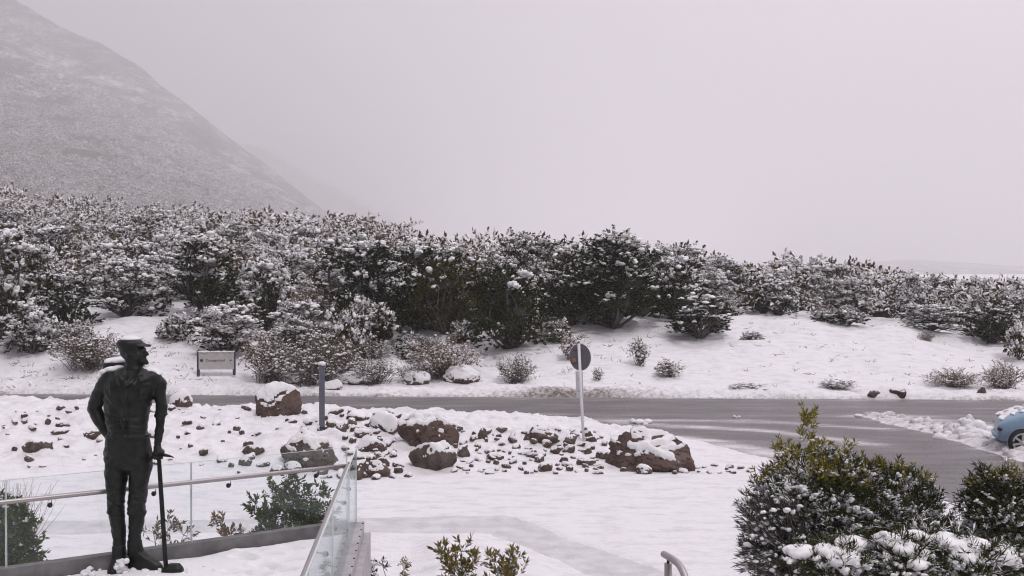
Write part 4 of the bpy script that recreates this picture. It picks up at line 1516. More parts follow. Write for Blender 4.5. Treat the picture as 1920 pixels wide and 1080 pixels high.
# notice board: grey panel between two dark posts
X, Y, z = ray_hit(371, 706, 38, 60)
s = Y / F
sb = thing('notice_board', 'grey Campground notice board on two dark posts across the road', 'sign', (X, Y, z), R(6))
wB = 66 * s
zt = 46 * s
link('post', MB().box((0, .03, zt / 2 - .1), (.10, .10, zt + .30)).mesh('post', [M_signpost]), sb)
link('post', MB().box((wB, .03, zt / 2 + .06), (.10, .10, zt + .06)).mesh('post', [M_signpost]), sb)
pan = bevel(link('panel', MB().box((wB / 2 + .015, -.045, zt - 16.5 * s), (wB - .02, .04, 33 * s)).mesh('panel', [M_signface]), sb), .006)
zc = zt - 16 * s
em = disc(.058, .008, 20).mesh('emblem', [M_signdark])
link('emblem', em, sb, (6.5 * s, -.068, zc))
cu = bpy.data.curves.new('lettering', 'FONT')
cu.body = 'Campground'
cu.size = .135
cu.extrude = .003
cu.align_x = 'CENTER'
cu.align_y = 'CENTER'
cu.materials.append(M_signdark)
tmp = bpy.data.objects.new('temporary', cu)
COL.objects.link(tmp)
dg = bpy.context.evaluated_depsgraph_get()
dg.update()
txt = bpy.data.meshes.new_from_object(tmp.evaluated_get(dg))
bpy.data.objects.remove(tmp)
link('lettering', txt, sb, (32 * s, -.068, zc), (R(90), 0, 0))
ar = MB()
ar.add([(0, 0, 0), (.10, 0, .05), (.10, 0, -.05), (0, -.006, 0), (.10, -.006, .05), (.10, -.006, -.05)], [np.array([[3, 5, 4], [0, 1, 2]]), np.array([[0, 3, 4, 1], [1, 4, 5, 2], [2, 5, 3, 0]])])
ar.box((.14, -.003, 0), (.08, .006, .025))
link('arrow', ar.mesh('arrow', [M_signdark]), sb, (57.5 * s, -.066, zc), None, (.62, 1, .62))
v, f = blobs(np.stack([np.linspace(.05, wB - .02, 12), np.full(12, -.03), np.full(12, zt + .005)], 1), rngp.uniform(.05, .085, 12), rngp, ICO1, .45, .08)
link('snow_cap', mesh_np('snow_cap', v, [f], [M_snow], smooth=True), sb)

# ------------------------------------------------------------------ pale blue car
CAR_Y = 27.9
car = thing('parked_car', 'pale blue car parked behind the snow ridge, only its back end in view', 'car', ((1868 - 960) / F * CAR_Y, CAR_Y, 0), R(-20))
# stations: x, z_bottom, z_belt, z_top, half width bottom, belt, top
ST = [(0.00, .36, .62, .66, .56, .62, .52), (.03, .30, .64, .74, .66, .72, .58), (.15, .25, .68, .83, .74, .79, .62), (.35, .22, .72, .93, .79, .83, .63), (.70, .20, .80, 1.05, .81, .845, .62),
      (1.05, .19, .84, 1.24, .82, .85, .60), (1.45, .19, .86, 1.40, .82, .85, .58), (1.95, .19, .87, 1.455, .82, .85, .58), (2.40, .19, .87, 1.43, .82, .85, .57), (2.80, .19, .86, 1.22, .82, .85, .58),
      (3.12, .19, .83, .96, .82, .845, .64), (3.45, .20, .78, .87, .80, .82, .62), (3.75, .22, .70, .77, .74, .77, .58), (3.92, .28, .62, .67, .64, .68, .52), (3.97, .36, .58, .60, .55, .58, .46)]
def car_ring(st):
    x, zb, zm, zt, wb, wm, wt = st
    pr = [(0, zb), (wb * .8, zb), (wb, zb + .05), (wm + .01, (zb + zm) / 2), (wm, zm), ((wm + wt) / 2 + .03, zm * .45 + zt * .55), (wt, zt - .02), (wt * .72, zt + .012), (0, zt + .022)]
    pts = [(x, -w, z) for w, z in pr] + [(x, w, z) for w, z in pr[-2:0:-1]]
    return np.array(pts)
body = MB().loft([car_ring(t) for t in ST])
bo = link('body', body.mesh('body', [M_carpaint], True), car)
sub = bo.modifiers.new('s', 'SUBSURF'); sub.levels = 2; sub.render_levels = 2
wheel_x = (.57, 3.15)
for xw in wheel_x:
    for sy in (-1, 1):
        arch = MB()
        a = np.linspace(0, 2 * np.pi, 36, endpoint=False)
        ring = lambda y, r: np.stack([xw + r * np.cos(a), np.full(36, y), .31 + r * np.sin(a)], 1)
        arch.loft([ring(sy * .55, .34), ring(sy * .851, .345)])
        link('wheel_arch', arch.mesh('wheel_arch', [M_black], True), car)
        lip = MB()
        aa = np.linspace(-.25, np.pi + .25, 24)
        lip.tube(np.stack([xw + .352 * np.cos(aa), np.full(24, sy * .848), .31 + .352 * np.sin(aa)], 1), .014, 6)
        link('arch_lip', lip.mesh('arch_lip', [M_carpaint], True), car)
        w = MB()
        prof = [(.09, .235), (.10, .285), (.07, .312), (-.07, .312), (-.10, .285), (-.09, .235)]
        rr = [np.stack([r * np.cos(a), np.full(36, y), r * np.sin(a)], 1) for y, r in prof]
        w.loft(rr, closed_ends=False)
        wh = link('wheel', w.mesh('wheel', [M_tyre], True), car, (xw, sy * .80, .305))
        rimm = MB()
        rimm.loft([np.stack([r * np.cos(a), np.full(36, y), r * np.sin(a)], 1) for y, r in ((sy * .098, .24), (sy * .095, .205), (sy * .06, .20), (sy * .06, .02))], closed_ends=False)
        link('rim_barrel', rimm.mesh('rim_barrel', [M_black], True), wh)
        for k in range(7):
            ang = k * 2 * math.pi / 7 + .2
            sp = MB().box((.118, sy * .088, 0), (.20, .022, .052))
            link('spoke', sp.mesh('spoke', [M_rim]), wh, (0, 0, 0), (0, ang, 0))
        hb = MB().loft([np.stack([r * np.cos(a), np.full(36, sy * y), r * np.sin(a)], 1) for y, r in ((.07, .05), (.105, .045), (.108, .01))])
        link('hub', hb.mesh('hub', [M_rim], True), wh)
        rl = MB().tube(np.stack([.222 * np.cos(np.append(a, a[0])), np.full(37, sy * .092), .222 * np.sin(np.append(a, a[0]))], 1), .022, 8)
        link('rim', rl.mesh('rim', [M_rim], True), wh)
for sy in (-1, 1):
    tl = MB().ball((.075, sy * .68, .60), (.085, .10, .062))
    link('tail_light', tl.mesh('tail_light', [M_lamp], True), car)
    hl = MB().ball((3.80, sy * .62, .60), (.12, .12, .06))
    link('headlight', hl.mesh('headlight', [M_plate], True), car)
    for x0, x1, x2, x3 in ((1.12, 1.86, 1.86, 1.42), (1.93, 2.98, 2.60, 1.93)):
        wv = [(x0, sy * .862, .90), (x1, sy * .862, .90), (x2, sy * .675, 1.35 if x2 < 2.5 else 1.28), (x3, sy * .675, 1.33)]
        wv2 = [(x, y - sy * .05, z) for x, y, z in wv]
        win = MB().add(wv + wv2, [np.array([[0, 1, 2, 3], [7, 6, 5, 4], [0, 4, 5, 1], [1, 5, 6, 2], [2, 6, 7, 3], [3, 7, 4, 0]])])
        link('side_window', win.mesh('side_window', [M_carglass]), car)
    link('door_seam', MB().box((1.90, sy * .853, .58), (.008, .01, .56)).mesh('door_seam', [M_black]), car)
    link('door_handle', MB().box((2.02, sy * .862, .80), (.16, .03, .028)).mesh('door_handle', [M_carpaint]), car)
    link('sill_trim', MB().box((1.86, sy * .835, .24), (1.8, .03, .06)).mesh('sill_trim', [M_black]), car)
for nm, x0, z0, x1, z1 in (('rear_window', .78, 1.10, 1.36, 1.40), ('windscreen', 2.56, 1.385, 3.06, 1.03)):
    q = MB()
    wv = [(x0, -.50, z0), (x0, .50, z0), (x1, .50, z1), (x1, -.50, z1)]
    wv2 = [(x, y, z + .03) for x, y, z in wv]
    q.add(wv + wv2, [np.array([[3, 2, 1, 0], [4, 5, 6, 7], [0, 1, 5, 4], [1, 2, 6, 5], [2, 3, 7, 6], [3, 0, 4, 7]])])
    link(nm, q.mesh(nm, [M_carglass]), car)
link('bumper', MB().tube([(.06, -.6, .38), (-.01, -.35, .40), (-.02, 0, .40), (-.01, .35, .40), (.06, .6, .38)], .07, 10, True).mesh('bumper', [M_carpaint], True), car)
cp = []
for xx_ in np.linspace(.14, .9, 16):
    zt = np.interp(xx_, [t[0] for t in ST], [t[3] for t in ST])
    for yy_ in np.linspace(-.50, .55, 7):
        if rngp.rand() < .16:
            cp.append((xx_, yy_ + rngp.normal() * .05, zt + .02))
for yy_ in np.linspace(-.6, .5, 10):
    cp.append((.16 + rngp.normal() * .03, yy_, .80))
v, f = blobs(np.array(cp), rngp.uniform(.04, .09, len(cp)), rngp, ICO1, .28, .1)
m_ = MB()
for _ in range(60):
    xx_ = .10 + .95 * rngp.rand()
    zt = np.interp(xx_, [t[0] for t in ST], [t[3] for t in ST])
    m_.ball((xx_, rngp.uniform(-.46, .6), zt + .012), (rngp.uniform(.05, .13), rngp.uniform(.06, .15), rngp.uniform(.02, .045)), 12, 7)
tag(link('snow_cover', remeshed(m_.mesh('pads', [M_snow], True), .02, 'car_snow'), car), kind='stuff')

# ------------------------------------------------------------------ terrace, glass balustrades
DZ = 1.58
A0 = np.array([-4.44, 10.64]); AD = np.array([1, .662]) / math.hypot(1, .662)     # back edge runs along AD
CORNER = np.array([-1.83, 12.37])
B1 = np.array([-1.22, 4.6])
BD = (B1 - CORNER) / np.linalg.norm(B1 - CORNER)
LEFT = CORNER - AD * 9.0
ter = MB()
poly = [LEFT, CORNER, B1, np.array([-12, 2.5])]
n_out = 0.06
ring = lambda z: np.array([(p[0], p[1], z) for p in poly])
ter.loft([ring(-.1)[::-1], ring(DZ - .06)[::-1]])
tag(link('terrace', ter.mesh('terrace', [M_concrete])), kind='structure')
# snow on the terrace with footprints
xs, ys = axis([(-8.5, -1.0, .03)]), axis([(7.2, 12.6, .03)])
TX, TY = np.meshgrid(xs, ys)
TX, TY = TX.ravel(), TY.ravel()
tzv = DZ + .022 * fbm(TX * 1.4, TY * 1.4, 4, 61) + .012 * fbm(TX * 7, TY * 7, 3, 62)
rngf = np.random.RandomState(9)
for row, px in ((1030, 545), (1042, 500), (1052, 540), (1062, 495), (1070, 530), (1078, 478), (1035, 470), (1075, 440), (1048, 455)):
    Yd = (EYE - DZ) * F / (row - HOR)
    x0, y0 = (px - 960) / F * Yd, Yd
    an = rngf.uniform(-.5, .5)
    u = (TX - x0) * math.cos(an) + (TY - y0) * math.sin(an)
    w = -(TX - x0) * math.sin(an) + (TY - y0) * math.cos(an)
    rr_ = (u / .15) ** 2 + (w / .07) ** 2
    tzv = tzv - .07 * np.exp(-rr_ ** 2) + .02 * np.exp(-((rr_ - 1.6) / .8) ** 2)
# snow thins out against the kerbs, heaps between the statue's feet
dA = (TX - A0[0]) * (-AD[1]) + (TY - A0[1]) * AD[0]
nB = np.array([BD[1], -BD[0]])
dB = (TX - CORNER[0]) * nB[0] + (TY - CORNER[1]) * nB[1]
if (A0 - CORNER) @ nB > 0:
    dB = -dB
tzv = tzv - .05 * np.exp(np.minimum(dA + .02, 0) / .08) 
nx, ny = len(xs), len(ys)
idx = np.arange(nx * ny).reshape(ny, nx)
quads = np.stack([idx[:-1, :-1].ravel(), idx[:-1, 1:].ravel(), idx[1:, 1:].ravel(), idx[1:, :-1].ravel()], 1)
ok = (dA < -.01) & (dB < .0)
me = mesh_np('terrace_snow', np.stack([TX, TY, tzv], 1), [quads[ok[quads].all(1)]], [M_snow], smooth=True)
tag(link('terrace_snow', me), kind='structure')

def along(p0, d, t, off=0.0, z=0.0):
    n = np.array([-d[1], d[0]])
    p = p0 + d * t + n * off
    return (float(p[0]), float(p[1]), z)
def bar(p0, d, t0, t1, off, z0, z1, thick):
    mb = MB()
    n = np.array([-d[1], d[0]])
    c = p0 + d * (t0 + t1) / 2 + n * off
    return mb.box((c[0], c[1], (z0 + z1) / 2), (t1 - t0, thick, z1 - z0), math.atan2(d[1], d[0]))

def balustrade(p0, d, label, joints, side, kerb_mat, g0, g1, rail_end=0.0):
    """side: +1 when the terrace lies to the left of direction d"""
    L = joints[-1]
    t = thing('glass_balustrade', label, 'balustrade', (0, 0, 0))
    link('kerb', bar(p0, d, joints[0], L, -side * .07, DZ - .3, DZ + .095, .12).mesh('kerb', [kerb_mat]), t)
    for a, b in zip(joints[:-1], joints[1:]):
        g = link('glass_panel', bar(p0, d, a + .008, b - .008, -side * .07, g0, g1, .012).mesh('glass_panel', [M_glass]), t)
        for e in (a + .005, b - .005):
            link('panel_edge', bar(p0, d, e - .003, e + .003, -side * .07, g0, g1, .0135).mesh('panel_edge', [M_glassedge]), g)
        link('top_edge', bar(p0, d, a + .008, b - .008, -side * .07, g1 + .0005, g1 + .004, .0135).mesh('top_edge', [M_glassedge]), g)
    zr = g1 - .19
    pts = [along(p0, d, q, side * .02, zr) for q in np.linspace(joints[0] + rail_end, L, 12)]
    link('handrail', MB().tube(pts, .024, 12).mesh('handrail', [M_steel], True), t)
    # snow crust on the rail
    for a, b in zip(joints[:-1], joints[1:]):
        for q in (a + (b - a) * .22, a + (b - a) * .78):
            x, y, _ = along(p0, d, q, side * .02)
            x2, y2, _ = along(p0, d, q, -side * .06)
            m = MB().tube([(x, y, zr - .015), (x, y, zr - .075), (x2, y2, zr - .09)], .007, 6)
            br = link('rail_bracket', m.mesh('rail_bracket', [M_darkmetal], True), t)
            fx = MB().ball((x2 - (x2 - x) * .12, y2 - (y2 - y) * .12, zr - .09), .026, 10, 7)
            link('disc_fixing', fx.mesh('disc_fixing', [M_darkmetal], True), br)
    return t
GT = DZ + .93
back = balustrade(CORNER + AD * .0, -AD, 'glass balustrade with steel rail behind the bronze statue', [0.0, 1.78, 3.56, 5.34, 7.12], 1, M_concrete, DZ + .06, GT, .05)
side = balustrade(CORNER, BD, 'glass balustrade seen almost edge-on along the terrace side', [0.0, 1.18, 3.15, 5.1, 7.0], -1, M_alu, DZ + .06, GT, .05)
# outer cladding of the terrace side, with bolts
link('channel', bar(CORNER, BD, -.02, 7.0, .145, DZ - .02, DZ + .10, .028).mesh('channel', [M_alu]), side)
link('fascia', bar(CORNER, BD, -.02, 7.0, .18, DZ - .75, DZ - .03, .10).mesh('fascia', [M_alu]), side)
for q in np.arange(.12, 6.9, .3):
    x, y, _ = along(CORNER, BD, q, .15)
    link('bolt', MB().ball((x, y, DZ + .102), (.011, .011, .009), 8, 5).mesh('bolt', [M_darkmetal], True), side)

# steps with a bent handrail near the camera -----------------------------------
stp = MB()
for i in range(10):
    stp.box((1.55 + .0 * i, 4.3 + .33 * i + .165, (1.75 - .17 * i) / 2 - .05), (1.5, .33, 1.75 - .17 * i + .1))
tag(link('stone_steps', stp.mesh('stone_steps', [M_concrete])), kind='structure')
HY_ = 6.6
hx = lambda px, Y: (px - 960) / F * Y
hz = lambda row, Y: EYE + (HOR - row) / F * Y
hr = thing('stair_handrail', 'bent steel handrail end of the steps at the lower picture edge', 'handrail', (0, 0, 0))
pp = [(hx(1246, 6.75), 6.75, hz(1041, 6.75)), (hx(1262, 6.65), 6.65, hz(1050, 6.65)), (hx(1272, 6.58), 6.58, hz(1058, 6.58)), (hx(1279, 6.5), 6.5, hz(1068, 6.5)), (hx(1285, 6.42), 6.42, hz(1082, 6.42)), (hx(1296, 6.25), 6.25, hz(1125, 6.25)), (hx(1330, 5.6), 5.6, hz(1330, 5.6))]
link('rail', MB().tube(pp, .0215, 14, True).mesh('rail', [M_steel], True), hr)
xb, yb = hx(1254, 6.7), 6.7
link('post', MB().tube([(xb, yb, .35), (xb, yb, hz(1058, 6.7))], .024, 12).mesh('post', [M_steel], True), hr)
link('saddle', MB().tube([(xb, yb, hz(1058, 6.7)), (xb, yb, hz(1048, 6.7))], .009, 8).mesh('saddle', [M_darkmetal], True), hr)

# ------------------------------------------------------------------ bronze statue
STX, STY = (240 - 960) / F * 10.80, 10.80
statue = thing('bronze_statue', 'dark bronze statue of a man in a peaked cap with rucksack and ice axe', 'statue', (STX, STY, DZ - .01), 0, None, (.98, .98, .98))
b = MB()
# trunk of the body: (z, cx, cy, rx, ry)
b.rings_z([(1.02, -.005, .0, .20, .15), (1.10, -.008, .0, .232, .168), (1.18, -.008, .0, .236, .172), (1.28, -.008, 0, .220, .165), (1.37, -.008, 0, .196, .152), (1.46, -.018, -.005, .204, .158),
           (1.615, -.012, -.01, .222, .172), (1.75, .012, -.012, .248, .182), (1.86, .028, -.005, .262, .178), (1.93, .035, .005, .255, .16), (1.985, .04, .012, .20, .125), (2.015, .042, .015, .14, .10), (2.04, .045, .015, .09, .08)], 36, .92)
# neck and head in profile towards +x
b.rings_z([(1.96, .035, .01, .100, .095), (2.04, .042, .005, .080, .08), (2.10, .042, 0, .070, .072), (2.18, .035, 0, .08, .08)], 24)
b.ball((.030, 0, 2.215), (.122, .098, .125))
b.ball((.085, -.005, 2.165), (.078, .078, .105))
b.tube([(.06, 0, 2.125), (.125, 0, 2.097), (.168, 0, 2.088)], [.058, .044, .032], 14, True)       # jaw
b.ball((.184, 0, 2.076), (.022, .026, .020))                                                     # chin
b.ball((.150, 0, 2.215), (.022, .062, .020))                                                     # brow
b.tube([(.150, 0, 2.21), (.178, 0, 2.18), (.193, 0, 2.163)], [.012, .018, .017], 10, True)        # nose
b.ball((.178, 0, 2.158), (.020, .026, .014))
b.ball((.152, 0, 2.128), (.030, .036, .014)); b.ball((.154, 0, 2.104), (.028, .034, .014)); b.ball((.135, 0, 2.116), (.040, .05, .042))        # lips
b.ball((.030, -.092, 2.175), (.026, .014, .038)); b.ball((.030, .092, 2.175), (.026, .014, .038))  # ears
b.ball((.118, -.062, 2.155), (.032, .022, .035)); b.ball((.118, .062, 2.155), (.032, .022, .035))  # cheeks
# arm on the picture's right: hangs straight, hand on the axe head
b.tube([(.235, .01, 1.925), (.298, .01, 1.86), (.316, .012, 1.75), (.323, .015, 1.62), (.323, .012, 1.565)], [.086, .076, .061, .057, .059], 18, True)
b.tube([(.318, .01, 1.60), (.317, -.005, 1.47), (.308, -.03, 1.33), (.303, -.045, 1.235), (.304, -.05, 1.205)], [.047, .046, .039, .033, .034], 16, True)
# arm on the picture's left: elbow out, hand behind the hip
b.tube([(-.185, .01, 1.915), (-.245, .03, 1.86), (-.315, .06, 1.74), (-.372, .09, 1.645), (-.392, .10, 1.605)], [.092, .088, .080, .072, .068], 18, True)
b.tube([(-.386, .09, 1.605), (-.315, .07, 1.49), (-.25, .06, 1.38), (-.222, .08, 1.31)], [.068, .066, .056, .046], 16, True)
b.ball((-.205, .12, 1.268), (.055, .05, .058))
for k in range(4):
    b.tube([(-.225 + .012 * k, .12, 1.262 - .006 * k), (-.195 + .014 * k, .15, 1.225 - .01 * k), (-.165 + .012 * k, .155, 1.195 - .006 * k)], [.016, .015, .012], 8, True)
b.tube([(-.25, .10, 1.30), (-.258, .06, 1.262), (-.245, .03, 1.238)], [.018, .016, .013], 8, True)
# legs
b.rings_z([(.56, -.131, .0, .078, .088), (.60, -.135, .0, .079, .096), (.64, -.135, -.005, .081, .100), (.72, -.134, -.004, .086, .104), (.82, -.132, 0, .096, .112), (.93, -.127, 0, .109, .125), (1.03, -.118, 0, .118, .140), (1.12, -.11, 0, .122, .15), (1.2, -.10, 0, .11, .14)], 28)
b.rings_z([(.10, -.098, .0, .060, .07), (.20, -.097, .0, .057, .066), (.28, -.103, .008, .062, .074), (.37, -.112, .012, .070, .083), (.46, -.120, .01, .074, .086), (.55, -.128, .0, .078, .084), (.60, -.13, 0, .074, .08)], 26)
b.rings_z([(.55, .072, .0, .076, .09), (.60, .074, 0, .083, .10), (.645, .078, -.005, .087, .104), (.73, .085, -.004, .088, .106), (.83, .094, 0, .094, .114), (.93, .103, 0, .102, .125), (1.03, .115, 0, .117, .14), (1.12, .11, 0, .122, .15), (1.2, .10, 0, .11, .14)], 28)
b.rings_z([(.14, .050, .0, .064, .066), (.24, .050, 0, .060, .064), (.33, .055, .006, .064, .072), (.42, .065, .01, .072, .082), (.5, .072, .008, .078, .086), (.56, .08, 0, .082, .086), (.61, .082, 0, .076, .08)], 26)
# sock cuffs and rolled sleeve
for cx, zz in ((-.134, .575), (.073, .57)):
    a = np.linspace(0, 6.2832, 25)
    b.tube(np.stack([cx + .080 * np.cos(a), .086 * np.sin(a), np.full(25, zz)], 1), .013, 8)
a = np.linspace(0, 6.2832, 25)
b.tube(np.stack([.323 + .056 * np.cos(a), .012 + .056 * np.sin(a), 1.553 + .006 * np.cos(a)], 1), .014, 8)
# belt and shirt details
a = np.linspace(0, 6.2832, 49)
b.tube(np.stack([-.003 + .212 * np.cos(a), .160 * np.sin(a), 1.345 + .004 * np.cos(3 * a)], 1), .016, 8)
b.tube([(.045, -.150, 1.97), (.04, -.183, 1.86), (.02, -.184, 1.70), (.008, -.172, 1.55), (.0, -.160, 1.40)], [.022, .022, .02, .018, .018], 8)
for zz, yy0 in ((1.84, -.192), (1.74, -.196), (1.62, -.186), (1.50, -.172)):
    b.ball((np.interp(zz, [1.4, 1.97], [0, .045]), yy0, zz), .012, 8, 5)
# collar flaps
for sx in (-1, 1):
    b.tube([(.045 + sx * .082, .05, 2.035), (.045 + sx * .094, -.04, 2.01), (.05 + sx * .088, -.115, 1.955), (.055 + sx * .05, -.178, 1.86)], [.018, .022, .026, .012], 10, True)
    b.tube([(.05 + sx * .105, -.10, 1.965), (.05 + sx * .118, -.155, 1.905), (.055 + sx * .09, -.182, 1.865)], [.014, .02, .010], 10, True)
b.tube([(-.03, .085, 2.035), (.045, .105, 2.04), (.12, .085, 2.035)], .02, 10, True)
# rucksack straps
for cx in (-.125, .18):
    b.tube([(cx, .13, 1.95), (cx, .04, 1.985), (cx, -.07, 1.965), (cx - .005, -.145, 1.90), (cx - .015 * np.sign(cx), -.16, 1.78), (cx + .03 * np.sign(cx), -.12, 1.66)], [.018] * 6, 8)
# cloth folds
for k in range(14):
    rr_ = np.random.RandomState(300 + k)
    cx = -.125 if k % 2 else .105
    z0 = rr_.uniform(.66, 1.1)
    b.tube([(cx - .07, -.085, z0), (cx, -.118, z0 - rr_.uniform(-.02, .05)), (cx + .08, -.08, z0 - rr_.uniform(.0, .1))], [.004, .011, .004], 6, True)
raw = b.mesh('statue_raw', [M_bronze], True)
body_me = remeshed(raw, .0095, 'statue_body')
nvt = len(body_me.vertices)
co = np.empty(nvt * 3, np.float32); body_me.vertices.foreach_get('co', co); co = co.reshape(-1, 3)
no = np.empty(nvt * 3, np.float32); body_me.vertices.foreach_get('normal', no); no = no.reshape(-1, 3)
dsp = np.array([mnoise.noise(Vector((p[0] * 9, p[1] * 9, p[2] * 14 + p[0] * 6))) * .011 + mnoise.noise(Vector(p * 27)) * .004 for p in co]) if nvt < 150000 else np.zeros(nvt)
dsp *= np.where(co[:, 2] > 2.03, .12, 1)
X0_, Y0_, Z0_ = co[:, 0].astype(float), co[:, 1].astype(float), co[:, 2].astype(float)
front = sstep(.02, -.08, Y0_) if False else np.clip((-.02 - Y0_) / .08, 0, 1)
body_m = (np.abs(X0_) < .25) * front
# shirt creases that run across above the belt
wob = fbm(X0_ * 7, Z0_ * 9, 3, 101)
dsp += body_m * np.exp(-((Z0_ - 1.50) / .13) ** 2) * .007 * np.sin(Z0_ * 95 + X0_ * 16 + wob * 4.0)
dsp += (np.abs(X0_) < .26) * np.exp(-((Z0_ - 1.78) / .14) ** 2) * .006 * np.sin((Z0_ - np.abs(X0_ - .02) * .8) * 55 + wob * 5)
# trouser creases at hip, knee and sock
legm = (Z0_ < 1.3) * (Z0_ > .2)
dsp += legm * (.005 * np.exp(-((Z0_ - 1.12) / .10) ** 2) * np.sin((Z0_ + np.abs(X0_) * .9) * 70 + wob * 5) + .004 * np.exp(-((Z0_ - .68) / .12) ** 2) * np.sin(Z0_ * 75 + wob * 6) + .0015 * np.exp(-((Z0_ - .35) / .15) ** 2) * np.sin(Z0_ * 120 + wob * 3))
# buttoned placket and open neck
pxl = np.interp(Z0_, [1.34, 1.88], [.0, .045])
dsp += front * (Z0_ > 1.36) * (Z0_ < 1.87) * (.009 * np.exp(-((X0_ - pxl) / .02) ** 4) - .010 * np.exp(-((X0_ - pxl - .034) / .008) ** 2))
vin = (Z0_ > 1.865) * (Z0_ < 2.02) * (np.abs(X0_ - .05) < (Z0_ - 1.865) * .42) * (Y0_ < -.03)
dsp -= .022 * vin
body_me.vertices.foreach_set('co', (co + no * dsp[:, None]).astype(np.float32).ravel())
body_me.polygons.foreach_set('use_smooth', np.ones(len(body_me.polygons), bool))
body_me.update()
link('body', body_me, statue)
# boots
bt = MB()
bt.rings_z([(.0, -.10, -.06, .066, .16), (.03, -.10, -.06, .070, .165), (.05, -.10, -.055, .066, .155), (.09, -.10, -.035, .062, .12), (.13, -.099, -.005, .063, .085), (.18, -.098, .0, .064, .075), (.235, -.098, 0, .064, .074), (.245, -.098, 0, .058, .068)], 28, .85)
bm_ = bt.mesh('boot', [M_bronze], True)
link('boot', remeshed(bm_, .009, 'boot'), statue, (0, -.02, 0))
bt = MB()
k = 28
a = np.linspace(0, 6.2832, k, endpoint=False)
rows = [(.015, .165, .185, .066), (.045, .168, .188, .070), (.065, .165, .178, .066), (.10, .145, .150, .060), (.14, .10, .105, .062), (.18, .066, .08, .066), (.24, .055, .073, .068), (.29, .052, .068, .067), (.30, .052, .06, .06)]
an = R(-12)
rings = []
for z, cx, rx, ry in rows:
    c, s_ = np.cos(a), np.sin(a)
    u, w = rx * np.sign(c) * abs(c) ** .85, ry * np.sign(s_) * abs(s_) ** .85
    u = u + (cx - .05)
    rings.append(np.stack([.05 + u * math.cos(an) - w * math.sin(an), u * math.sin(an) + w * math.cos(an), np.full(k, z)], 1))
bt.loft(rings)
bt.loft([np.stack([.05 + ((r0 * np.cos(a)) + .125) * math.cos(an) - .078 * np.sin(a) * math.sin(an), ((r0 * np.cos(a)) + .125) * math.sin(an) + .078 * np.sin(a) * math.cos(an), np.full(k, z)], 1) for z, r0 in ((.0, .195), (.03, .197))])
link('boot', remeshed(bt.mesh('boot', [M_bronze], True), .009, 'boot'), statue)
# cap
cpm = MB()
cpm.rings_z([(2.205, .022, 0, .110, .096), (2.235, .022, 0, .128, .112), (2.262, .020, 0, .136, .122), (2.288, .018, 0, .128, .116), (2.308, .016, 0, .108, .10), (2.324, .016, 0, .076, .07), (2.332, .016, 0, .03, .03)], 30)
cpm.tube([(.03, 0, 2.265), (.10, 0, 2.268), (.165, 0, 2.258)], [.055, .042, .018], 14, True)
pk = []
for t in np.linspace(0, 1, 7):
    x = .10 + .125 * t
    hw = .095 * math.sqrt(max(0.05, 1 - t ** 2.4)) 
    zz = 2.262 - .012 * t
    aa = np.linspace(0, 6.2832, 16, endpoint=False)
    pk.append(np.stack([np.full(16, x), hw * np.cos(aa), zz - .25 * (hw * np.cos(aa)) ** 2 * 4 + .013 * np.sin(aa)], 1))
cpm.loft(pk)
cpm.ball((.016, 0, 2.334), (.014, .014, .008), 8, 5)
link('cap', remeshed(cpm.mesh('cap', [M_bronze], True), .008, 'cap'), statue)
# rucksack with flap and pockets
rk = MB()
rk.rings_z([(1.44, -.10, .285, .17, .12), (1.50, -.10, .29, .19, .14), (1.70, -.11, .295, .20, .155), (1.95, -.145, .29, .19, .15), (2.04, -.155, .285, .19, .14), (2.065, -.155, .28, .17, .12)], 32, .55)
rk.box((-.10, .44, 1.62), (.26, .06, .20))
rk.tube([(-.33, .20, 1.98), (-.345, .30, 1.90), (-.33, .38, 1.82)], .02, 8, True)
link('rucksack', remeshed(rk.mesh('rucksack', [M_bronze], True), .012, 'rucksack'), statue)
# long ice axe with the hand's fingers closing on its head
ax = MB()
ax.tube([(.318, -.055, 1.16), (.33, -.065, 1.0), (.405, -.12, .06)], [.019, .022, .023], 14, True)
axo = link('axe_shaft', ax.mesh('axe_shaft', [M_bronze], True), statue)
hd = MB()
hd.tube([(.235, -.05, 1.115), (.27, -.052, 1.15), (.32, -.055, 1.165), (.38, -.057, 1.158), (.43, -.058, 1.148), (.47, -.058, 1.135)], [.016, .017, .022, .017, .012, .004], 10, True)
hd.box((.225, -.05, 1.105), (.04, .07, .018))
link('axe_head', hd.mesh('axe_head', [M_bronze], True), axo)
fo = MB()
fo.rings_z([(-.02, .475, -.13, .12, .07), (.045, .475, -.13, .10, .06), (.085, .49, -.13, .055, .035), (.09, .49, -.13, .02, .015)], 18, .6)
link('axe_foot', fo.mesh('axe_foot', [M_bronze]), axo)
hn = MB()
hn.tube([(.302, -.05, 1.235), (.308, -.052, 1.205), (.322, -.055, 1.185)], [.038, .045, .04], 14, True)
hn.ball((.322, -.055, 1.19), (.058, .046, .034))
for k, xk in enumerate((.288, .313, .338, .362)):
    ln = (.9, 1.0, .97, .8)[k]
    hn.tube([(xk, -.075, 1.195), (xk + .004, -.105, 1.18), (xk + .004, -.112 + .004, 1.18 - .04 * ln), (xk, -.088, 1.18 - .062 * ln)], [.0145, .0142, .013, .011], 8, True)
hn.tube([(.285, -.055, 1.20), (.268, -.085, 1.175), (.285, -.10, 1.145), (.31, -.095, 1.13)], [.017, .016, .014, .011], 8, True)
link('hand', remeshed(hn.mesh('hand', [M_bronze], True), .006, 'hand'), statue)
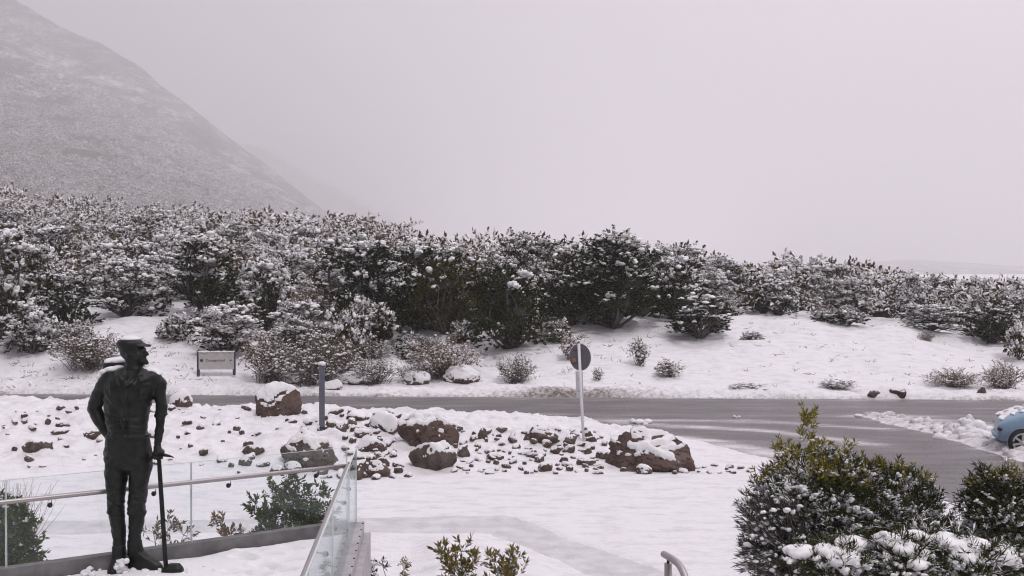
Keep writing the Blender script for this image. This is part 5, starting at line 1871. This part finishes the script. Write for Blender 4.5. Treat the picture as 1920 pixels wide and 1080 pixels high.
# snow lying on the statue
def snow_pad(rows, name='snow_cover', seed=1, vox=.012):
    m = MB()
    for c, r in rows:
        m.ball(c, r, 20, 9)
    me_ = remeshed(m.mesh('pad', [M_snow], True), vox, name)
    link(name, me_, statue)
snow_pad([((.02, 0, 2.318), (.105, .10, .026)), ((.015, 0, 2.330), (.08, .08, .022))])
snow_pad([((-.30, .04, 1.935), (.04, .06, .035)), ((-.245, .04, 1.985), (.065, .07, .030)), ((-.175, .035, 2.010), (.08, .075, .030)), ((-.11, .04, 2.028), (.06, .06, .024))])
snow_pad([((.16, .04, 2.02), (.06, .07, .022)), ((.22, .03, 1.998), (.07, .07, .026)), ((.28, .03, 1.965), (.055, .06, .03))])
snow_pad([((-.27, .29, 2.07), (.075, .13, .038)), ((-.18, .29, 2.078), (.11, .14, .042)), ((-.06, .29, 2.075), (.09, .13, .035))])
rngq = np.random.RandomState(77)
c_ = np.concatenate([rngq.normal(size=(26, 2)) * np.array([.03, .03]) + np.array([-.01, -.17]), rngq.uniform(.0, .12, (26, 1))], 1)
v, f = blobs(c_, rngq.uniform(.014, .032, 26), rngq, ICO1, .8, .05)
o = link('snow_lump', mesh_np('snow_lump', v + np.array([STX, STY, DZ]), [f], [M_snow], smooth=True))
tag(o, 'small heap of snow between the feet of the bronze statue', 'snow lump')
# churned snow along the terrace edge
c_, s_ = [], []
for _ in range(120):
    px, row = rngq.uniform(90, 420), 0
    Yd = rngq.uniform(9.6, 10.9)
    x = (px - 960) / F * Yd
    if (x - A0[0]) * (-AD[1]) + (Yd - A0[1]) * AD[0] > -.08:
        continue
    c_.append((x, Yd, DZ + rngq.uniform(-.02, .012)))
    s_.append(rngq.uniform(.012, .045))
v, f = blobs(np.array(c_), np.array(s_), rngq, ICO1, .7, .1)
tag(link('churned_snow', mesh_np('churned_snow', v, [f], [M_snow], smooth=True)), 'churned snow crumbs on the terrace round the statue', None, None, 'stuff')

# ------------------------------------------------------------------ shrubs close to the camera
def px_lobes(lst, Y0, x0, z0):
    """(px, row, radius px, depth offset) -> lobes relative to the plant's foot"""
    out = []
    for px, row, r, dy in lst:
        Y = Y0 + dy
        rr = r / F * Y
        out.append(((px - 960) / F * Y - x0, dy, EYE + (HOR - row) / F * Y - z0, max(rr * .5, rr - .10)))
    return out
def near_shrub(name, label, px, Y, lst, seed, leafm, dens, nleaf, ll, lw, spray, snow_p, snow_s, trunk_r=.03, up=.6, flat=.6, ref=ICO1, snow_max=2500, tips=None, barkm=None, base_spread=.15, ns=4, pads=None):
    X = (px - 960) / F * Y
    z = float(ground_z(np.array([X]), np.array([Y]))[0]) - .05
    rng = np.random.RandomState(seed)
    t = thing(name, label, 'shrub', (X, Y, z))
    lv, sn, wd = lobed_plant(rng, px_lobes(lst, Y, X, z), dens, nleaf, ll, lw, spray, snow_p, snow_s, trunk_r, up, ref=ref, flat=flat, snow_max=snow_max, base_spread=base_spread, ns=ns)
    link('foliage', mesh_np('foliage', lv[0], [lv[1]], [leafm]), t)
    tag(link('snow_cover', mesh_np('snow_cover', sn[0], [sn[1]], [M_snow_soft], smooth=True), t), kind='stuff')
    link('stem', mesh_np('stem', wd[0], [wd[1]], [barkm or M_bark]), t)
    if pads:
        # thick continuous snow lying over the crown
        n_, r0, r1 = pads
        lb = np.array(px_lobes(lst, Y, X, z))
        m_ = MB()
        for _ in range(n_):
            l = lb[rng.randint(len(lb))]
            a_, q_ = rng.uniform(0, 6.28), rng.uniform(0, .9)
            r_ = r0 + (r1 - r0) * rng.rand() ** 1.7
            m_.ball((l[0] + math.cos(a_) * q_ * l[3], l[1] + math.sin(a_) * q_ * l[3], l[2] + l[3] * math.sqrt(1 - q_ * q_) * .9 + .06), (r_ * rng.uniform(.9, 1.6), r_ * rng.uniform(.9, 1.4), r_ * .62), 12, 7)
        pm = remeshed(m_.mesh('pads', [M_snow_soft], True), .022, 'snow_pad')
        cc = np.empty(len(pm.vertices) * 3, np.float32); pm.vertices.foreach_get('co', cc); cc = cc.reshape(-1, 3)
        nn = np.empty(len(pm.vertices) * 3, np.float32); pm.vertices.foreach_get('normal', nn); nn = nn.reshape(-1, 3)
        dd_ = np.array([mnoise.fractal(Vector(p * 9), .8, 2.0, 3) for p in cc]) * .014
        pm.vertices.foreach_set('co', (cc + nn * dd_[:, None]).astype(np.float32).ravel())
        pm.update()
        tag(link('snow_pad', pm, t), kind='stuff')
    if tips:
        lv, sn, wd = lobed_plant(rng, px_lobes(tips[0], Y, X, z), tips[1], nleaf + 2, ll * .85, lw * 1.25, spray * .85, snow_p * .4, snow_s * .9, .008, 1.3, ref=ref, flat=flat, snow_max=200)
        link('yellow_tips', mesh_np('yellow_tips', lv[0], [lv[1]], [M_leaf_tip]), t)
        tag(link('snow_cover', mesh_np('snow_cover', sn[0], [sn[1]], [M_snow_soft], smooth=True), t), kind='stuff')
    return t
near_shrub('evergreen_shrub', 'large dark evergreen shrub with a yellow-green pointed top in front of road', 1580, 14,
           [(1490, 905, 42, -.1), (1450, 925, 42, .1), (1425, 965, 40, -.15), (1540, 900, 55, .2), (1590, 915, 58, -.1), (1640, 925, 55, .15), (1690, 925, 48, -.1), (1735, 945, 38, .1), (1500, 965, 70, -.35),
            (1570, 980, 80, -.4), (1650, 985, 75, -.35), (1725, 990, 65, -.3), (1440, 1020, 50, -.3), (1600, 1045, 90, -.1), (1480, 1060, 70, -.1), (1700, 1050, 70, 0)],
           71, M_leaf_fg, 1400, 26, .085, .012, .19, 1.35, .027, .045, .9, .8, snow_max=4200, ns=6, ref=ICO0,
           tips=([(1517, 785, 8, 0), (1516, 805, 10, 0), (1513, 838, 20, 0), (1466, 850, 12, .05), (1475, 872, 18, .05), (1545, 845, 15, .1), (1505, 868, 34, 0), (1590, 848, 11, .1), (1618, 880, 14, 0), (1580, 868, 18, -.1), (1470, 885, 22, -.1), (1700, 895, 13, 0), (1655, 888, 16, 0), (1560, 885, 30, -.1), (1730, 905, 14, 0), (1630, 900, 26, -.15), (1685, 910, 24, -.15), (1430, 905, 22, 0), (1530, 905, 40, -.25), (1600, 915, 36, -.25), (1665, 935, 30, -.25)], 1300))
near_shrub('evergreen_shrub', 'dark snow-flecked evergreen shrub cut off by the right picture edge', 1885, 13.4,
           [(1870, 925, 48, 0), (1835, 960, 42, .1), (1905, 950, 55, .2), (1880, 985, 62, -.2), (1940, 980, 70, 0), (1850, 1020, 55, -.1), (1915, 1040, 75, -.2), (1860, 1080, 70, 0)],
           72, M_leaf_fg, 1700, 26, .085, .012, .18, 1.25, .024, .04, .95, .8, snow_max=3200, ns=6, ref=ICO0, tips=([(1902, 895, 14, 0), (1840, 915, 14, 0), (1880, 900, 18, 0)], 1100))
near_shrub('snowy_shrub', 'low shrub buried under thick snow in front of the large evergreen shrub', 1660, 12.4,
           [(1500, 1058, 34, 0), (1555, 1062, 40, -.1), (1610, 1050, 44, .1), (1665, 1046, 48, 0), (1720, 1040, 44, .1), (1775, 1044, 44, 0), (1830, 1055, 46, -.1), (1885, 1070, 44, 0), (1580, 1090, 60, -.2), (1700, 1085, 70, -.2), (1810, 1090, 60, -.2)],
           73, M_leaf_fg, 1500, 22, .11, .012, .20, 1.6, .032, .03, .5, .75, snow_max=3600, ns=5, pads=(200, .045, .12))
# arching grey stems of the low left side
rng = np.random.RandomState(74)
n = 170
Yb = 13.3
X0 = (1500 - 960) / F * Yb
foot = np.stack([rng.normal(size=n) * .18, rng.normal(size=n) * .15, np.full(n, .35)], 1)
tipx = (rng.uniform(1386, 1500, n) - 960) / F * Yb - X0
tipz = EYE + (HOR - rng.uniform(930, 1075, n)) / F * Yb
tip = np.stack([tipx, rng.normal(size=n) * .25, tipz], 1)
t_ = np.linspace(0, 1, 8)[None, :, None]
mid = foot * .4 + tip * .6 + np.array([.10, 0, .30])
pts = foot[:, None] * (1 - t_) ** 2 + 2 * mid[:, None] * t_ * (1 - t_) + tip[:, None] * t_ ** 2
sh = thing('grey_shrub', 'arching grey needle shrub with streaks of snow at lower left of the evergreens', 'shrub', (X0, Yb, 0))
v, q = tubes(pts, np.linspace(1, .35, 8)[None] * .009 * np.ones((n, 1)), 4)
link('stem', mesh_np('stem', v, [q], [M_bark_grey]), sh)
P, E = pts[:, 3:7].reshape(-1, 3), pts[:, 4:8].reshape(-1, 3)
lv = leaves(P, unit(E - P), np.linalg.norm(E - P, axis=1), 16, .10, .009, rng, (.1, .6))
link('foliage', mesh_np('foliage', lv[0], [lv[1]], [M_leaf_grey]), sh)
m = rng.rand(len(P)) < .34
sn = blobs(P[m] + (E - P)[m] * rng.rand(m.sum(), 1) + np.array([0, 0, .012]), rng.uniform(.014, .04, m.sum()), rng, ICO1, .7, .12)
tag(link('snow_cover', mesh_np('snow_cover', sn[0], [sn[1]], [M_snow_soft], smooth=True), sh), kind='stuff')

near_shrub('garden_shrub', 'green shrub behind the glass at the inner corner of the terrace', 548, 15.6,
           [(555, 912, 22, 0), (510, 925, 18, 0), (592, 930, 20, .1), (480, 955, 16, .1), (540, 955, 34, -.1), (500, 975, 26, 0), (606, 965, 20, 0), (570, 985, 40, 0), (505, 1010, 34, 0), (590, 1010, 36, 0)],
           81, M_leaf_green, 2600, 16, .075, .028, .15, .3, .022, .025, .6, .7)
near_shrub('garden_shrub', 'dark green shrub outside the glass at the lower left picture corner', 12, 13.6,
           [(10, 965, 34, 0), (-20, 960, 34, 0), (30, 990, 34, 0), (0, 1010, 50, -.1), (45, 1040, 34, 0), (10, 1060, 55, 0), (-30, 1040, 50, 0)],
           82, M_leaf_green, 2600, 18, .07, .024, .15, .35, .022, .025, .6, .7)
near_shrub('garden_shrub', 'small sparse shrub behind the foot of the ice axe', 312, 15.8,
           [(285, 1000, 17, 0), (312, 995, 20, .1), (342, 1005, 17, 0), (300, 1025, 26, 0), (330, 1030, 26, 0)],
           83, M_leaf_brown, 700, 12, .085, .03, .16, .4, .02, .018, .6, .7)
near_shrub('garden_shrub', 'tiny two-pronged shrub left of the green corner shrub behind glass', 428, 15.8,
           [(416, 985, 9, 0), (432, 1002, 14, 0), (420, 1010, 14, 0), (445, 1012, 12, 0)],
           84, M_leaf_brown, 900, 12, .085, .03, .16, .4, .02, .015, .8, .7)
near_shrub('hebe_shrub', 'pale olive leafy shrub in the planting bed at the lower picture edge', 862, 13.9,
           [(835, 1040, 20, 0), (868, 1036, 20, .1), (850, 1062, 30, 0), (885, 1060, 24, 0), (860, 1085, 40, 0)],
           85, M_leaf_hebe, 900, 16, .085, .024, .15, .3, .016, .012, .9, .7)
near_shrub('hebe_shrub', 'reddish-tinged leafy shrub right beside the pale olive one', 942, 13.9,
           [(925, 1054, 16, 0), (955, 1050, 18, .1), (940, 1074, 26, 0), (970, 1078, 20, 0), (945, 1095, 36, 0)],
           86, M_leaf_hebe, 900, 16, .085, .024, .15, .25, .016, .012, .9, .7)
near_shrub('seedling', 'single thin upright seedling left of the two leafy bed shrubs', 757, 14.2,
           [(757, 1058, 5, 0), (758, 1070, 6, 0), (757, 1082, 7, 0)], 87, M_leaf_hebe, 2500, 8, .05, .016, .06, .2, .02, .006, .9, .6)
near_shrub('snowy_shrub', 'small dark shrub under a snow cap beside the terrace wall', 702, 14.3,
           [(698, 1066, 10, 0), (716, 1062, 12, 0), (704, 1085, 16, 0)], 88, M_leaf_fg, 1500, 12, .06, .016, .08, 1.5, .03, .015, .5, .75)
# tussock above the lower left shrub
rng = np.random.RandomState(91)
X0, Y0 = (25 - 960) / F * 14.4, 14.4
n = 150
foot = rng.normal(size=(n, 3)) * np.array([.07, .07, 0]) + np.array([0, 0, .75])
tip = foot + np.stack([rng.normal(size=n) * .20, rng.normal(size=n) * .18, rng.uniform(.55, 1.02, n)], 1)
v, q = tubes(bend(foot, tip, rng, 5, .12), np.linspace(1, .2, 5)[None] * .006 * np.ones((n, 1)), 3)
tu = thing('tussock', 'brown grass tussock rising behind the glass at the left picture edge', 'grass tussock', (X0, Y0, 0))
link('blades', mesh_np('blades', v, [q], [M_grass]), tu)
link('root_mound', MB().rings_z([(-.02, 0, 0, .35, .35), (.4, 0, 0, .28, .28), (.8, 0, 0, .14, .14)], 16).mesh('root_mound', [M_snow], True), tu)

# ------------------------------------------------------------------ haze
hz_b = MB().box((0, 2975, 382), (8300, 6120, 768))
hm = bpy.data.materials.new('haze')
hm.use_nodes = True
nt = hm.node_tree
nt.nodes.clear()
out = nt.nodes.new('ShaderNodeOutputMaterial')
pv = nt.nodes.new('ShaderNodeVolumePrincipled')
pv.inputs['Color'].default_value = (.97, .965, .97, 1)
pv.inputs['Density'].default_value = HAZE_DENSITY
pv.inputs['Anisotropy'].default_value = .25
nt.links.new(pv.outputs[0], out.inputs['Volume'])
tag(link('haze', hz_b.mesh('haze', [hm])), kind='stuff')
